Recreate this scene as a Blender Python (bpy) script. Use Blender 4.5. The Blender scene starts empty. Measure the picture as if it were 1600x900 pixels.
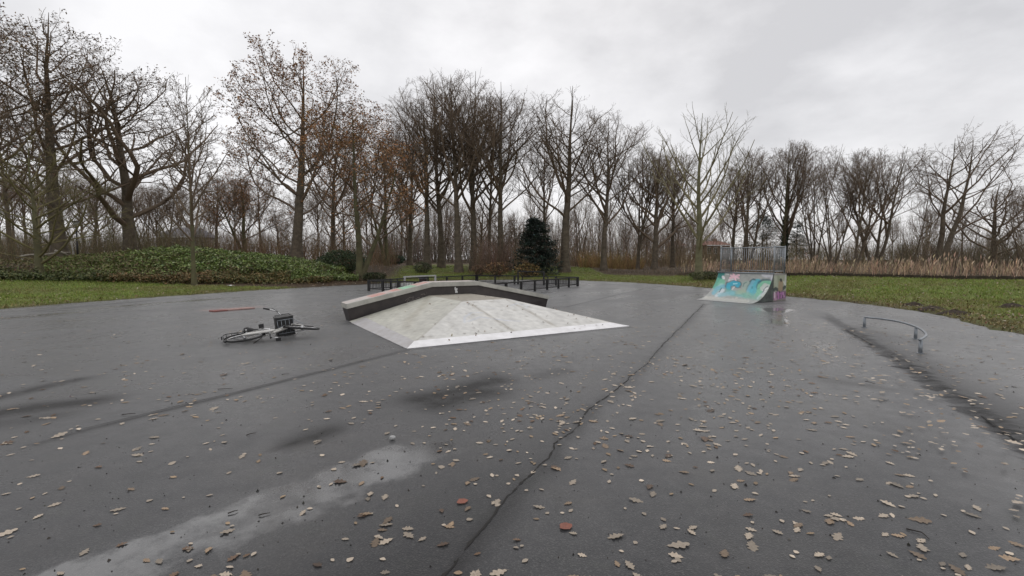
import bpy, math, random
import numpy as np
from mathutils import Vector, Matrix, Euler
R_ = math.radians
rng = np.random.default_rng(11)
random.seed(5)
SC = bpy.context.scene
COL = SC.collection

# ------------------------------------------------------------------ camera
CAM_H, FPX, HZN = 1.6, 750.0, 405.0          # eye height, focal length and horizon in 1600 px units
PITCH = math.atan((450 - HZN) / FPX)
cd = bpy.data.cameras.new('camera'); cam = bpy.data.objects.new('camera', cd); COL.objects.link(cam)
cd.sensor_width = 36; cd.lens = 36 * FPX / 1600; cd.clip_start = 0.05; cd.clip_end = 3000
cam.location = (0, 0, CAM_H); cam.rotation_euler = (R_(90) - PITCH, 0, 0)
SC.camera = cam

# ------------------------------------------------------------------ world, sun, exposure
SUN_EL, SUN_AZ = R_(46), R_(10)               # azimuth measured from +Y (straight ahead) towards +X
world = bpy.data.worlds.new('World'); SC.world = world; world.use_nodes = True
nt = world.node_tree; nt.nodes.clear()
def wn(t, **k):
    n = nt.nodes.new(t)
    for a, b in k.items(): setattr(n, a, b)
    return n
wo = wn('ShaderNodeOutputWorld'); bg = wn('ShaderNodeBackground'); bg.inputs['Strength'].default_value = 0.1
sky = wn('ShaderNodeTexSky', sky_type='NISHITA', sun_disc=False); sky.sun_elevation = SUN_EL; sky.sun_rotation = SUN_AZ
sky.air_density = 1.0; sky.dust_density = 1.5
tc = wn('ShaderNodeTexCoord'); mp = wn('ShaderNodeMapping'); mp.inputs['Scale'].default_value = (1.0, 1.0, 1.9)
mp.inputs['Location'].default_value = (0.35, 0.2, 0.1)
n1 = wn('ShaderNodeTexNoise'); n1.inputs['Scale'].default_value = 1.7; n1.inputs['Detail'].default_value = 7; n1.inputs['Roughness'].default_value = 0.5; n1.inputs['Distortion'].default_value = 0.35
n2 = wn('ShaderNodeTexNoise'); n2.inputs['Scale'].default_value = 5.5; n2.inputs['Detail'].default_value = 6; n2.inputs['Roughness'].default_value = 0.55
mx0 = wn('ShaderNodeMix', data_type='FLOAT'); mx0.inputs['Factor'].default_value = 0.33
cr = wn('ShaderNodeValToRGB')
cr.color_ramp.elements[0].position = 0.36; cr.color_ramp.elements[0].color = (6.7, 6.65, 6.8, 1)
cr.color_ramp.elements[1].position = 0.62; cr.color_ramp.elements[1].color = (10.4, 10.3, 10.4, 1)
e = cr.color_ramp.elements.new(0.5); e.color = (8.8, 8.72, 8.85, 1)
mix = wn('ShaderNodeMix', data_type='RGBA'); mix.inputs['Factor'].default_value = 0.93
L = nt.links.new
L(tc.outputs['Generated'], mp.inputs['Vector']); L(mp.outputs[0], n1.inputs['Vector']); L(mp.outputs[0], n2.inputs['Vector'])
L(n1.outputs['Fac'], mx0.inputs[2]); L(n2.outputs['Fac'], mx0.inputs[3]); L(mx0.outputs[0], cr.inputs['Fac'])
L(sky.outputs[0], mix.inputs[6]); L(cr.outputs[0], mix.inputs[7]); L(mix.outputs[2], bg.inputs['Color']); L(bg.outputs[0], wo.inputs['Surface'])
sd = bpy.data.lights.new('sun', 'SUN'); sd.energy = 0.6; sd.angle = R_(100); sd.color = (1, 0.97, 0.93)
sun = bpy.data.objects.new('sun', sd); COL.objects.link(sun)
sdir = Vector((math.sin(SUN_AZ) * math.cos(SUN_EL), math.cos(SUN_AZ) * math.cos(SUN_EL), math.sin(SUN_EL)))
sun.rotation_euler = sdir.to_track_quat('Z', 'Y').to_euler(); sun.location = (0, 0, 30)
vs = SC.view_settings; vs.view_transform = 'Standard'; vs.look = 'None'; vs.exposure = 0.0; vs.gamma = 1.0; vs.use_curve_mapping = False
SC.cycles.max_bounces = 5; SC.cycles.transparent_max_bounces = 6

# ------------------------------------------------------------------ helpers
CAMM = Euler((R_(90) - PITCH, 0, 0)).to_matrix()
def G(px, py, z=0.0):
    "point at height z seen at photo pixel (px, py)"
    d = CAMM @ Vector(((px - 800) / FPX, (450 - py) / FPX, -1))
    t = (z - CAM_H) / d.z
    return Vector((d.x * t, d.y * t, z))
def GX(px, Z):
    return (px - 800) / FPX * Z
def zat(py, Z):
    return CAM_H + (HZN - py) * Z / FPX
def ss(a, b, x):
    t = np.clip((x - a) / (b - a), 0, 1); return t * t * (3 - 2 * t)

def mesh_np(name, V, F, cols=None, smooth=True):
    V = np.asarray(V, np.float32).reshape(-1, 3)
    if isinstance(F, np.ndarray): F = [F]
    F = [np.asarray(f, np.int32) for f in F if len(f)]
    me = bpy.data.meshes.new(name)
    me.vertices.add(len(V)); me.vertices.foreach_set('co', V.ravel())
    loops = np.concatenate([f.ravel() for f in F])
    starts = []; s = 0
    for f in F:
        starts.append(s + np.arange(len(f)) * f.shape[1]); s += f.size
    starts = np.concatenate(starts).astype(np.int32)
    me.loops.add(len(loops)); me.loops.foreach_set('vertex_index', loops)
    me.polygons.add(len(starts)); me.polygons.foreach_set('loop_start', starts)
    me.polygons.foreach_set('use_smooth', np.full(len(starts), smooth))
    me.update(calc_edges=True); me.validate()
    if cols is not None:
        for k, c in cols.items():
            c = np.asarray(c, np.float32)
            if c.ndim == 1:
                me.attributes.new(k, 'FLOAT', 'POINT').data.foreach_set('value', c)
            else:
                if c.shape[1] == 3: c = np.c_[c, np.ones(len(c))]
                me.attributes.new(k, 'FLOAT_COLOR', 'POINT').data.foreach_set('color', c.astype(np.float32).ravel())
    return me
def link(name, me, mat=None, parent=None):
    o = bpy.data.objects.new(name, me); COL.objects.link(o)
    if mat is not None and me is not None and len(me.materials) == 0: me.materials.append(mat)
    if parent is not None: o.parent = parent
    return o
def tag(o, label=None, cat=None, group=None, kind=None):
    if label: o['label'] = label
    if cat: o['category'] = cat
    if group: o['group'] = group
    if kind: o['kind'] = kind
    return o
def empty(name, loc=(0, 0, 0), rz=0.0):
    o = bpy.data.objects.new(name, None); COL.objects.link(o); o.location = loc; o.rotation_euler = (0, 0, rz); o.empty_display_size = 0.2
    return o

class MB:
    def __init__(s): s.v = []; s.f = []
    def add(s, vs, fs):
        b = len(s.v); s.v += [tuple(p) for p in vs]; s.f += [tuple(i + b for i in f) for f in fs]; return s
    def box(s, c, d, M=None):
        x, y, z = d[0] / 2, d[1] / 2, d[2] / 2
        vs = [Vector((i * x, j * y, k * z)) for i in (-1, 1) for j in (-1, 1) for k in (-1, 1)]
        if M is not None: vs = [M @ p for p in vs]
        c = Vector(c)
        return s.add([p + c for p in vs], [(0, 1, 3, 2), (4, 6, 7, 5), (0, 4, 5, 1), (2, 3, 7, 6), (0, 2, 6, 4), (1, 5, 7, 3)])
    def bar(s, a, b, w, h=None):
        a, b = Vector(a), Vector(b); d = b - a; h = h or w
        q = d.to_track_quat('X', 'Z').to_matrix()
        return s.box((a + b) / 2, (d.length, w, h), q)
    def tube(s, pts, r, n=8, cap=True, closed=False):
        pts = [Vector(p) for p in pts]; K = len(pts); b = len(s.v)
        rr = r if isinstance(r, (list, tuple)) else [r] * K
        A = None
        for i, p in enumerate(pts):
            if closed: T = pts[(i + 1) % K] - pts[i - 1]
            else: T = pts[min(i + 1, K - 1)] - pts[max(i - 1, 0)]
            T = T.normalized()
            if A is None: A = T.orthogonal().normalized()
            else:
                A = A - A.dot(T) * T
                A = A.normalized() if A.length > 1e-6 else T.orthogonal().normalized()
            B = T.cross(A)
            for j in range(n):
                t = 2 * math.pi * j / n; s.v.append(tuple(p + rr[i] * (math.cos(t) * A + math.sin(t) * B)))
        for i in range(K if closed else K - 1):
            i2 = (i + 1) % K
            for j in range(n):
                s.f.append((b + i * n + j, b + i * n + (j + 1) % n, b + i2 * n + (j + 1) % n, b + i2 * n + j))
        if cap and not closed:
            s.f.append(tuple(b + j for j in range(n))[::-1]); s.f.append(tuple(b + (K - 1) * n + j for j in range(n)))
        return s
    def prism(s, prof, d):
        "extrude closed 3-D outline by vector d"
        n = len(prof); prof = [Vector(p) for p in prof]; d = Vector(d)
        return s.add(prof + [p + d for p in prof], [tuple(range(n))[::-1], tuple(range(n, 2 * n))] + [(i, (i + 1) % n, (i + 1) % n + n, i + n) for i in range(n)])
    def mesh(s, name, smooth=False):
        me = bpy.data.meshes.new(name); me.from_pydata(s.v, [], s.f); me.update()
        me.polygons.foreach_set('use_smooth', [smooth] * len(me.polygons))
        return me
    def build(s, name, mat, parent=None, smooth=False, bevel=0):
        o = link(name, s.mesh(name, smooth), mat, parent)
        if bevel:
            m = o.modifiers.new('bevel', 'BEVEL'); m.width = bevel; m.segments = 2; m.limit_method = 'ANGLE'
        return o

# ------------------------------------------------------------------ materials
def nodes(name):
    m = bpy.data.materials.new(name); m.use_nodes = True; t = m.node_tree; t.nodes.clear()
    o = t.nodes.new('ShaderNodeOutputMaterial'); p = t.nodes.new('ShaderNodeBsdfPrincipled'); t.links.new(p.outputs[0], o.inputs[0])
    return m, t, p
def N(t, typ, **k):
    n = t.nodes.new(typ)
    for a, b in k.items():
        if a.startswith('i_'): n.inputs[a[2:].replace('_', ' ')].default_value = b
        else: setattr(n, a, b)
    return n
def noise(t, scale, detail=4, rough=0.55, vec=None):
    n = N(t, 'ShaderNodeTexNoise', i_Scale=scale, i_Detail=detail, i_Roughness=rough)
    if vec is not None: t.links.new(vec, n.inputs['Vector'])
    return n.outputs['Fac']
def ramp(t, fac, stops):
    n = t.nodes.new('ShaderNodeValToRGB'); el = n.color_ramp.elements
    while len(el) < len(stops): el.new(0.5)
    for e, (p, c) in zip(el, stops):
        e.position = p; e.color = (c, c, c, 1) if not hasattr(c, '__len__') else (*c[:3], 1)
    t.links.new(fac, n.inputs['Fac']); return n.outputs[0]
def mixc(t, f, a, b, mode='MIX'):
    n = N(t, 'ShaderNodeMix', data_type='RGBA', blend_type=mode)
    for s, i in ((f, 0), (a, 6), (b, 7)):
        if hasattr(s, 'is_linked'): t.links.new(s, n.inputs[i])
        elif i == 0: n.inputs[0].default_value = s
        else: n.inputs[i].default_value = (*s[:3], 1)
    return n.outputs[2]
def math_(t, op, a, b=0.0, clamp=False):
    n = N(t, 'ShaderNodeMath', operation=op, use_clamp=clamp)
    for s, i in ((a, 0), (b, 1)):
        if hasattr(s, 'is_linked'): t.links.new(s, n.inputs[i])
        else: n.inputs[i].default_value = s
    return n.outputs[0]
def objvec(t): return N(t, 'ShaderNodeTexCoord').outputs['Object']
def bump(t, p, h, strength=0.3, dist=0.01):
    b = N(t, 'ShaderNodeBump', i_Distance=dist)
    if hasattr(strength, 'is_linked'): t.links.new(strength, b.inputs['Strength'])
    else: b.inputs['Strength'].default_value = strength
    t.links.new(h, b.inputs['Height']); t.links.new(b.outputs[0], p.inputs['Normal'])
def mk(name, c1, c2=None, scale=6, rough=0.6, metal=0.0, bs=0.0, bscale=60, rvar=0.1):
    m, t, p = nodes(name); v = objvec(t)
    c2 = c2 or tuple(x * 0.7 for x in c1)
    f = noise(t, scale, 6, 0.6, v)
    t.links.new(mixc(t, ramp(t, f, [(0.35, 0), (0.65, 1)]), c1, c2), p.inputs['Base Color'])
    t.links.new(math_(t, 'ADD', math_(t, 'MULTIPLY', f, rvar * 2), rough - rvar), p.inputs['Roughness'])
    p.inputs['Metallic'].default_value = metal
    if bs: bump(t, p, noise(t, bscale, 4, 0.6, v), bs, 0.01)
    return m
def mk_attr(name, rough=0.7, nscale=3.0, namt=0.35, trans=0.0, bs=0.0, bscale=40):
    m, t, p = nodes(name); v = objvec(t)
    a = N(t, 'ShaderNodeAttribute', attribute_name='col')
    f = ramp(t, noise(t, nscale, 4, 0.6, v), [(0.3, 1 - namt), (0.7, 1 + namt)])
    t.links.new(mixc(t, 1.0, a.outputs['Color'], f, 'MULTIPLY'), p.inputs['Base Color'])
    p.inputs['Roughness'].default_value = rough
    if bs: bump(t, p, noise(t, bscale, 4, 0.6, v), bs, 0.01)
    return m

M = {}
M['bark'] = mk('bark', (0.15, 0.12, 0.085), (0.08, 0.064, 0.046), 3, 0.9, bs=0.5, bscale=14)
M['bark_green'] = mk('bark_green', (0.13, 0.125, 0.06), (0.08, 0.068, 0.04), 1.2, 0.9, bs=0.5, bscale=14)
M['bark_pale'] = mk('bark_pale', (0.2, 0.19, 0.105), (0.12, 0.11, 0.065), 2.0, 0.9, bs=0.4, bscale=14)
M['twig'] = mk('twig', (0.20, 0.145, 0.10), (0.125, 0.09, 0.064), 0.6, 0.85)
M['twig_pale'] = mk('twig_pale', (0.26, 0.225, 0.13), (0.16, 0.135, 0.08), 0.6, 0.85)
M['twig_olive'] = mk('twig_olive', (0.19, 0.165, 0.07), (0.12, 0.10, 0.05), 0.6, 0.85)
M['black_metal'] = mk('black_metal', (0.012, 0.012, 0.013), (0.02, 0.018, 0.018), 20, 0.45)
M['galv'] = mk('galvanised_steel', (0.36, 0.38, 0.4), (0.26, 0.28, 0.3), 9, 0.42, metal=0.7, rvar=0.12)
M['rail_steel'] = mk('rail_steel', (0.30, 0.325, 0.35), (0.2, 0.215, 0.235), 12, 0.42, metal=0.5)
M['white_paint'] = mk('white_paint', (0.75, 0.75, 0.74), (0.6, 0.6, 0.58), 8, 0.5)
M['white_worn'] = mk('worn_white_paint', (0.5, 0.5, 0.49), (0.38, 0.38, 0.37), 8, 0.55)
M['rubber'] = mk('rubber', (0.016, 0.016, 0.017), (0.028, 0.027, 0.027), 30, 0.7)
M['plastic'] = mk('black_plastic', (0.014, 0.014, 0.015), (0.022, 0.021, 0.021), 15, 0.42)
M['silver_paint'] = mk('silver_paint', (0.62, 0.61, 0.58), (0.5, 0.49, 0.46), 14, 0.35, metal=0.25)
M['chrome'] = mk('chrome', (0.75, 0.75, 0.76), (0.6, 0.6, 0.6), 14, 0.2, metal=1.0)
M['reflector'] = mk('reflector', (0.35, 0.02, 0.015), None, 14, 0.3)

# ------------------------------------------------------------------ asphalt outline and terrain heights
EDGE = np.array([(-17.5, -14), (-17.2, 4), (-16.9, 12), (-16.6, 15.6), (-15.9, 17.8), (-14.3, 22.4), (-11.7, 27.2), (-9.7, 30), (-7.0, 33.4), (-3.5, 36.5),
                 (0.5, 37.6), (4.6, 36.6), (7.6, 33.9), (9.6, 30.4), (11.0, 26.8), (11.9, 20.4), (12.7, 17.2), (12.5, 14.2), (11.4, 11.7), (10.7, 10.0), (10.6, 7), (11.4, 2), (13, -14)], float)
def poly_dist(x, y, poly, closed=True):
    x = np.asarray(x, float); y = np.asarray(y, float)
    best = np.full(x.shape, 1e9); n = len(poly)
    for i in range(n if closed else n - 1):
        a = poly[i]; b = poly[(i + 1) % n]; d = b - a
        t = np.clip(((x - a[0]) * d[0] + (y - a[1]) * d[1]) / (d @ d), 0, 1)
        best = np.minimum(best, np.hypot(x - a[0] - t * d[0], y - a[1] - t * d[1]))
    return best
def inside(x, y, poly):
    c = np.zeros(np.shape(x), bool); n = len(poly)
    for i in range(n):
        a = poly[i]; b = poly[i - 1]
        with np.errstate(divide='ignore', invalid='ignore'):
            c ^= ((a[1] > y) != (b[1] > y)) & (x < (b[0] - a[0]) * (y - a[1]) / (b[1] - a[1] + 1e-12) + a[0])
    return c
def sdist(x, y):
    d = poly_dist(x, y, EDGE); return np.where(inside(x, y, EDGE), -d, d)
DITCH = np.array([(2.0, 47.0), (8.0, 41.5), (13.6, 35.5), (19.8, 30.3), (25.2, 23.6), (37, 8), (60, -20)], float)
def ditch_q(x, y):
    "signed distance beyond the ditch line (positive on the far side)"
    d = poly_dist(x, y, DITCH, False)
    side = np.zeros(np.shape(x)); best = np.full(np.shape(x), 1e9)
    for i in range(len(DITCH) - 1):
        a, b = DITCH[i], DITCH[i + 1]; v = b - a
        t = np.clip(((x - a[0]) * v[0] + (y - a[1]) * v[1]) / (v @ v), 0, 1)
        dd = np.hypot(x - a[0] - t * v[0], y - a[1] - t * v[1]); cr_ = v[0] * (y - a[1]) - v[1] * (x - a[0])
        side = np.where(dd < best - 1e-9, np.sign(cr_), side); best = np.minimum(best, dd)
    return d * side
def wob(x, y, s, seed=0):
    return (np.sin(x * s + 1.3 * seed) * np.cos(y * s * 1.13 - seed) + 0.5 * np.sin(x * s * 2.3 - y * s * 1.9 + seed * 2.1) + 0.35 * np.sin(x * s * 4.1 + y * s * 3.7 + seed)) / 1.85
def H(x, y):
    x = np.asarray(x, float); y = np.asarray(y, float)
    d = sdist(x, y); dd = np.maximum(d, 0)
    right = ss(6, 13, x)
    h = (0.8 - 0.3 * right) * ss(0, 20 - 9 * right, dd) + 0.05 * wob(x, y, 0.5, 1) * ss(0.5, 5, dd)
    xr = np.where(y > 33, x * 33 / np.maximum(y, 33), x)
    amp = np.interp(xr, [-60, -34, -28.6, -25, -22, -16.7, -12.3, -10.3, -8.3], [0.3, 0.4, 0.75, 1.1, 1.25, 1.0, 0.5, 0.15, 0.0])
    h = h + amp * ss(28.3, 34, y + 0.35 * wob(x, y, 0.45, 3)) * (1 - 0.45 * ss(48, 75, y)) * (1 + 0.06 * wob(x, y, 0.9, 5))
    q = ditch_q(x, y); fade = ss(12.5, 15.5, x)
    h = h - fade * 0.95 * (ss(0.1, 1.0, q) * (1 - ss(1.9, 2.35, q)))
    h = h + fade * 0.16 * ss(1.9, 2.4, q)
    return np.where(d < 0, -0.06, h + 0.012 * ss(0, 0.3, dd) - 0.004)
def H1(x, y): return float(H(np.array([x]), np.array([y]))[0])

# ground: one sheet out to the horizon
gx = np.concatenate([np.linspace(-600, -60, 28)[:-1], np.linspace(-60, 60, 241), np.linspace(60, 600, 28)[1:]])
gy = np.concatenate([np.linspace(-300, -6, 22)[:-1], np.linspace(-6, 60, 221), np.linspace(60, 900, 46)[1:]])
XX, YY = np.meshgrid(gx, gy); xs, ys = XX.ravel(), YY.ravel()
zs = H(xs, ys); dg = sdist(xs, ys)
nx, ny = len(gx), len(gy)
ii = (np.arange(ny - 1)[:, None] * nx + np.arange(nx - 1)).ravel()
F = np.c_[ii, ii + 1, ii + nx + 1, ii + nx]
qg = ditch_q(xs, ys)
def wood_mask(x, y):
    "1 where bare woodland floor lies, 0 on the mown grass"
    d = sdist(x, y); q = ditch_q(x, y)
    m = ss(15.5, 17.5, d + 1.2 * wob(x, y, 0.6, 7)) * ss(-0.5, 0.8, x - 1.5 - (y - 40) * 0.0)      # centre/right wood behind the lawn
    lawn = ss(-9.5, -7.5, x + 0.16 * (y - 33)) * (1 - ss(-3.8, -2.6, x + 0.085 * (y - 33)))        # strip of lawn running back
    m = np.maximum(m, ss(9.5, 11.5, d + 0.8 * wob(x, y, 0.7, 2)) * (1 - ss(1.5, 3.0, x)) * (1 - lawn))
    m = np.maximum(m, ss(62, 66, y))
    m = np.where(x > 8, np.maximum(ss(0.2, 0.8, q), m * ss(-1.5, -0.3, q)), m)
    m = np.where((x < -7) & (y < 62), ss(26.5, 27.6, y + 0.5 * wob(x, y, 0.8, 4)) * (1 - lawn), m)
    return m
wm = wood_mask(xs, ys)
mud = np.exp(-np.maximum(dg, 0) / 0.5) * 0.8
mud = np.maximum(mud, ss(5, 11, xs) * np.exp(-((np.maximum(dg, 0) - 0.3) / 1.0) ** 2) * (0.55 + 0.45 * wob(xs, ys, 1.1, 9)) * (1 - ss(22, 32, ys)))
bank = ss(12.5, 15.5, xs) * ss(0.3, 0.9, qg) * (1 - ss(2.5, 3.3, qg))
me = mesh_np('grass_ground', np.c_[xs, ys, zs], F, {'wood': wm, 'mud': np.clip(mud, 0, 1), 'bank': bank})
m, t, p = nodes('grass_ground'); v = objvec(t)
f1 = noise(t, 0.35, 5, 0.6, v); f2 = noise(t, 3.0, 5, 0.65, v); f3 = noise(t, 28, 4, 0.7, v)
g = mixc(t, ramp(t, f2, [(0.35, 0), (0.65, 1)]), (0.13, 0.185, 0.03), (0.20, 0.23, 0.052))
g = mixc(t, ramp(t, f1, [(0.42, 0), (0.68, 0.8)]), g, (0.19, 0.17, 0.055))
g = mixc(t, ramp(t, f3, [(0.3, 0.55), (0.7, 0)]), g, (0.035, 0.05, 0.015))
w = mixc(t, ramp(t, f2, [(0.35, 0), (0.65, 1)]), (0.05, 0.034, 0.02), (0.09, 0.06, 0.034))
aw = N(t, 'ShaderNodeAttribute', attribute_name='wood'); am = N(t, 'ShaderNodeAttribute', attribute_name='mud'); ab = N(t, 'ShaderNodeAttribute', attribute_name='bank')
c = mixc(t, aw.outputs['Fac'], g, w)
mm = math_(t, 'MULTIPLY', am.outputs['Fac'], ramp(t, f2, [(0.3, 0.45), (0.6, 1.3)]), True)
c = mixc(t, mm, c, (0.06, 0.045, 0.03))
c = mixc(t, ab.outputs['Fac'], c, (0.026, 0.02, 0.01))
t.links.new(c, p.inputs['Base Color']); p.inputs['Roughness'].default_value = 0.85; p.inputs['Specular IOR Level'].default_value = 0.25
bump(t, p, f3, 0.8, 0.03)
tag(link('grass_ground', me, m), kind='structure')
# ditch water
P_ = [Vector((a[0], a[1], -0.33)) for a in DITCH]
vs_, fs_ = [], []
for i, a in enumerate(DITCH):
    d = DITCH[min(i + 1, len(DITCH) - 1)] - DITCH[max(i - 1, 0)]; d /= np.hypot(*d); nrm = np.array([-d[1], d[0]])
    vs_ += [(*(a + nrm * 0.3), -0.28), (*(a + nrm * 2.4), -0.28)]
fs_ = [(2 * i, 2 * i + 2, 2 * i + 3, 2 * i + 1) for i in range(len(DITCH) - 1)]
mw, t, p = nodes('ditch_water'); p.inputs['Base Color'].default_value = (0.015, 0.014, 0.01, 1); p.inputs['Roughness'].default_value = 0.06
bump(t, p, noise(t, 4, 3, 0.5, objvec(t)), 0.1, 0.02)
tag(MB().add(vs_[4:], [(a - 4, b - 4, c_ - 4, d_ - 4) for a, b, c_, d_ in fs_[2:]]).build('ditch_water', mw), kind='structure')

# ------------------------------------------------------------------ asphalt
def seg_d(x, y, pts):
    return poly_dist(x, y, np.array([(p[0], p[1]) for p in pts], float), False)
CEN = np.array([-1.0, 12.0])
def dens(poly, step):
    out = []
    for i in range(len(poly)):
        a, b = poly[i], poly[(i + 1) % len(poly)]; k = max(1, int(np.hypot(*(b - a)) / step))
        out += [a + (b - a) * j / k for j in range(k)]
    return np.array(out)
# smooth outline (Chaikin), then a ragged edge
E2 = EDGE.copy()
for _ in range(2):
    E2 = np.array([q for i in range(len(E2)) for q in (E2[i] * .75 + E2[(i + 1) % len(E2)] * .25, E2[i] * .25 + E2[(i + 1) % len(E2)] * .75)])
bd = dens(E2, 0.2)
rag = 0.16 * wob(bd[:, 0], bd[:, 1], 1.7, 3) + 0.14 * wob(bd[:, 0], bd[:, 1], 5.5, 5) + rng.normal(0, 0.05, len(bd))
dv = bd - CEN; bd = bd + dv / np.linalg.norm(dv, axis=1)[:, None] * (rag[:, None] + 0.05)
nb = len(bd); NR = 150
fr = np.linspace(0, 1, NR + 1)[1:]
AV = (CEN + (bd - CEN)[None] * fr[:, None, None]).reshape(-1, 2)
AV = np.vstack([AV, CEN])
ax_, ay_ = AV[:, 0], AV[:, 1]
SEAM_L = [G(60, 692), G(130, 671), G(380, 610), G(630, 548)]
SEAM_L2 = [G(884, 480), G(975, 458), G(1040, 446)]
SEAM_R = [G(1285, 492), G(1320, 512), G(1375, 543), G(1430, 578), G(1500, 622), G(1600, 690), G(1720, 770)]
SEAM_T = [G(-80, 500), G(150, 489), G(330, 479)]
CRACK = [G(*q) for q in ((640, 975), (697, 898), (742, 838), (780, 795), (822, 748), (862, 715), (868, 692), (905, 665), (918, 640), (960, 610), (998, 578), (1008, 570), (1030, 545), (1065, 510), (1100, 475))]
def side_of(x, y, a, b):
    return ((b[0] - a[0]) * (y - a[1]) - (b[1] - a[1]) * (x - a[0])) / math.hypot(b[0] - a[0], b[1] - a[1])
# wetness: damp everywhere, wetter hollows
wet = np.full(len(ax_), 0.28) + 0.10 * wob(ax_, ay_, 0.7, 2) + 0.07 * wob(ax_, ay_, 1.9, 8)
def blob(c, rx, ry, ang, amp):
    global wet
    dx, dy = ax_ - c[0], ay_ - c[1]; ca, sa = math.cos(ang), math.sin(ang)
    u, v_ = (dx * ca + dy * sa) / rx, (-dx * sa + dy * ca) / ry
    wet = wet + amp * np.exp(-(u * u + v_ * v_) * 1.2)
LA = math.atan2(0.88, 0.475)                     # direction of the paving lanes
a, b = G(20, 900), G(480, 735)
s_ = side_of(ax_, ay_, a, b)                      # the sheet of water at the near left
wet += 0.43 * ss(0.05, -0.12, s_) * np.exp(-np.clip(-s_ - 0.55, 0, 9) / 0.35) * ss(4.9, 3.9, ay_)
for q, rx, ry, am_ in ((G(600, 672), .5, .3, .25), (G(1218, 500), 2.6, .5, .5), (G(1212, 484), 1.2, .75, .5), (G(1290, 545), 1.6, .6, .3), (G(60, 478), 2.2, .6, .55), (G(-20, 500), 2.5, .6, .45), (G(300, 470), 2.0, .5, .4),
                      (G(170, 480), 1.5, .6, .35), (G(440, 520), 1.2, .8, .25)):
    blob(q, rx, ry, LA, am_)
# long damp bands that follow the paving lanes
acr = (ax_ * math.sin(LA) - ay_ * math.cos(LA)); alg = (ax_ * math.cos(LA) + ay_ * math.sin(LA))
wet += 0.12 * wob(acr * 1.0, alg * .22, 1.3, 5) + 0.08 * wob(acr, alg * .3, 3.1, 9)
lowR = side_of(ax_, ay_, SEAM_R[3], SEAM_R[2])
# dark damp where the surface drains; contact shadow and dirt painted round the bank
dark = np.zeros(len(ax_))
def streak(pts, wn_, wf, amp, nz=0.0, s=1):
    global dark
    d = seg_d(ax_, ay_, pts); q = np.array([(p_[0], p_[1]) for p_ in pts])
    sd_ = np.zeros(len(ax_)); best = np.full(len(ax_), 1e9)
    for i in range(len(q) - 1):
        a_, b_ = q[i], q[i + 1]; v_ = b_ - a_; tt = np.clip(((ax_ - a_[0]) * v_[0] + (ay_ - a_[1]) * v_[1]) / (v_ @ v_), 0, 1)
        dd = np.hypot(ax_ - a_[0] - tt * v_[0], ay_ - a_[1] - tt * v_[1])
        sd_ = np.where(dd < best, np.sign(v_[0] * (ay_ - a_[1]) - v_[1] * (ax_ - a_[0])), sd_); best = np.minimum(best, dd)
    wd = np.where(sd_ > 0, wn_, wf) * (1 + nz * wob(ax_, ay_, 1.7, s))
    dark = np.maximum(dark, amp * np.exp(-(d / wd) ** 1.6))
streak([G(555, 503), G(635, 547), G(985, 511.5), G(850, 481)], .07, .07, .5, .8, 3); streak([G(536, 506), G(556, 502)], .16, .16, .6, .4, 3); streak(SEAM_L, .05, .12, .65); streak(SEAM_L2, .06, .06, .6); streak(SEAM_T, .08, .15, .45, .5)  # first two streaks paint contact shadow and dirt at the foot of the bank
streak(SEAM_R[1:], .6, .06, .62, .3, 4); streak(SEAM_R[:3], .2, .08, .5, .5)
streak(CRACK, .06, .14, .5, .6, 2); sc_r = side_of(ax_, ay_, CRACK[1], CRACK[-1]); dark = np.maximum(dark, .34 * ss(-.02, .06, sc_r + .12 * wob(ax_, ay_, 1.1, 4)) * np.exp(-np.maximum(sc_r, 0) / .9) * (1 - ss(5, 13, ay_)))
for pts, wd_, am_ in (([G(655, 624), G(700, 615), G(770, 596)], .26, 1.0), ([G(680, 632), G(760, 612)], .3, .95), ([G(845, 588), G(880, 578)], .2, .5), ([G(450, 694), G(520, 672)], .15, .85),
                      ([G(-60, 655), G(60, 636), G(140, 628)], .26, 1.0), ([G(-40, 630), G(60, 607), G(125, 592)], .2, .9), ([G(-40, 668), G(90, 650)], .3, .6), ([G(60, 486), G(140, 478), G(230, 470)], .35, .55), ([G(380, 535), G(470, 530)], .25, .55),
                      ([G(1300, 595), G(1380, 605)], .2, .35), ([G(560, 500), G(545, 506)], .25, .5), ([G(60, 478), G(130, 473)], .3, .6), ([G(1180, 476), G(1225, 474)], .18, .6)):
    streak(pts, wd_, wd_, am_, .6, 6)
# lane edge settlement: the right lane lies lower
zz = 0.006 * wob(ax_, ay_, 0.9, 4)
dR = seg_d(ax_, ay_, SEAM_R); zz = np.where((lowR > 0) & (ax_ > 3), zz - 0.05 * np.exp(-(dR / 0.7) ** 2), zz)
zz = zz - 0.01 * np.exp(-(seg_d(ax_, ay_, SEAM_L) / .12) ** 2)
pr = np.exp(-(np.maximum(0, seg_d(ax_, ay_, [G(335, 484), G(392, 480)]) - .28) / .18) ** 2)
ids = np.arange(NR * nb).reshape(NR, nb)
q1, q2 = ids[:-1], ids[1:]
FQ = np.stack([q1, q2, np.roll(q2, -1, 1), np.roll(q1, -1, 1)], -1).reshape(-1, 4)
FT = np.stack([np.full(nb, NR * nb), ids[0], np.roll(ids[0], -1)], -1)
drop = np.zeros(len(ax_)); drop[ids[-1]] = -0.05
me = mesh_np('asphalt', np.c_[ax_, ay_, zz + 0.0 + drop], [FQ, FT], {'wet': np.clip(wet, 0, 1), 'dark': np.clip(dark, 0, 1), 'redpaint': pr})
m, t, p = nodes('asphalt'); v = objvec(t)
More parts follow.
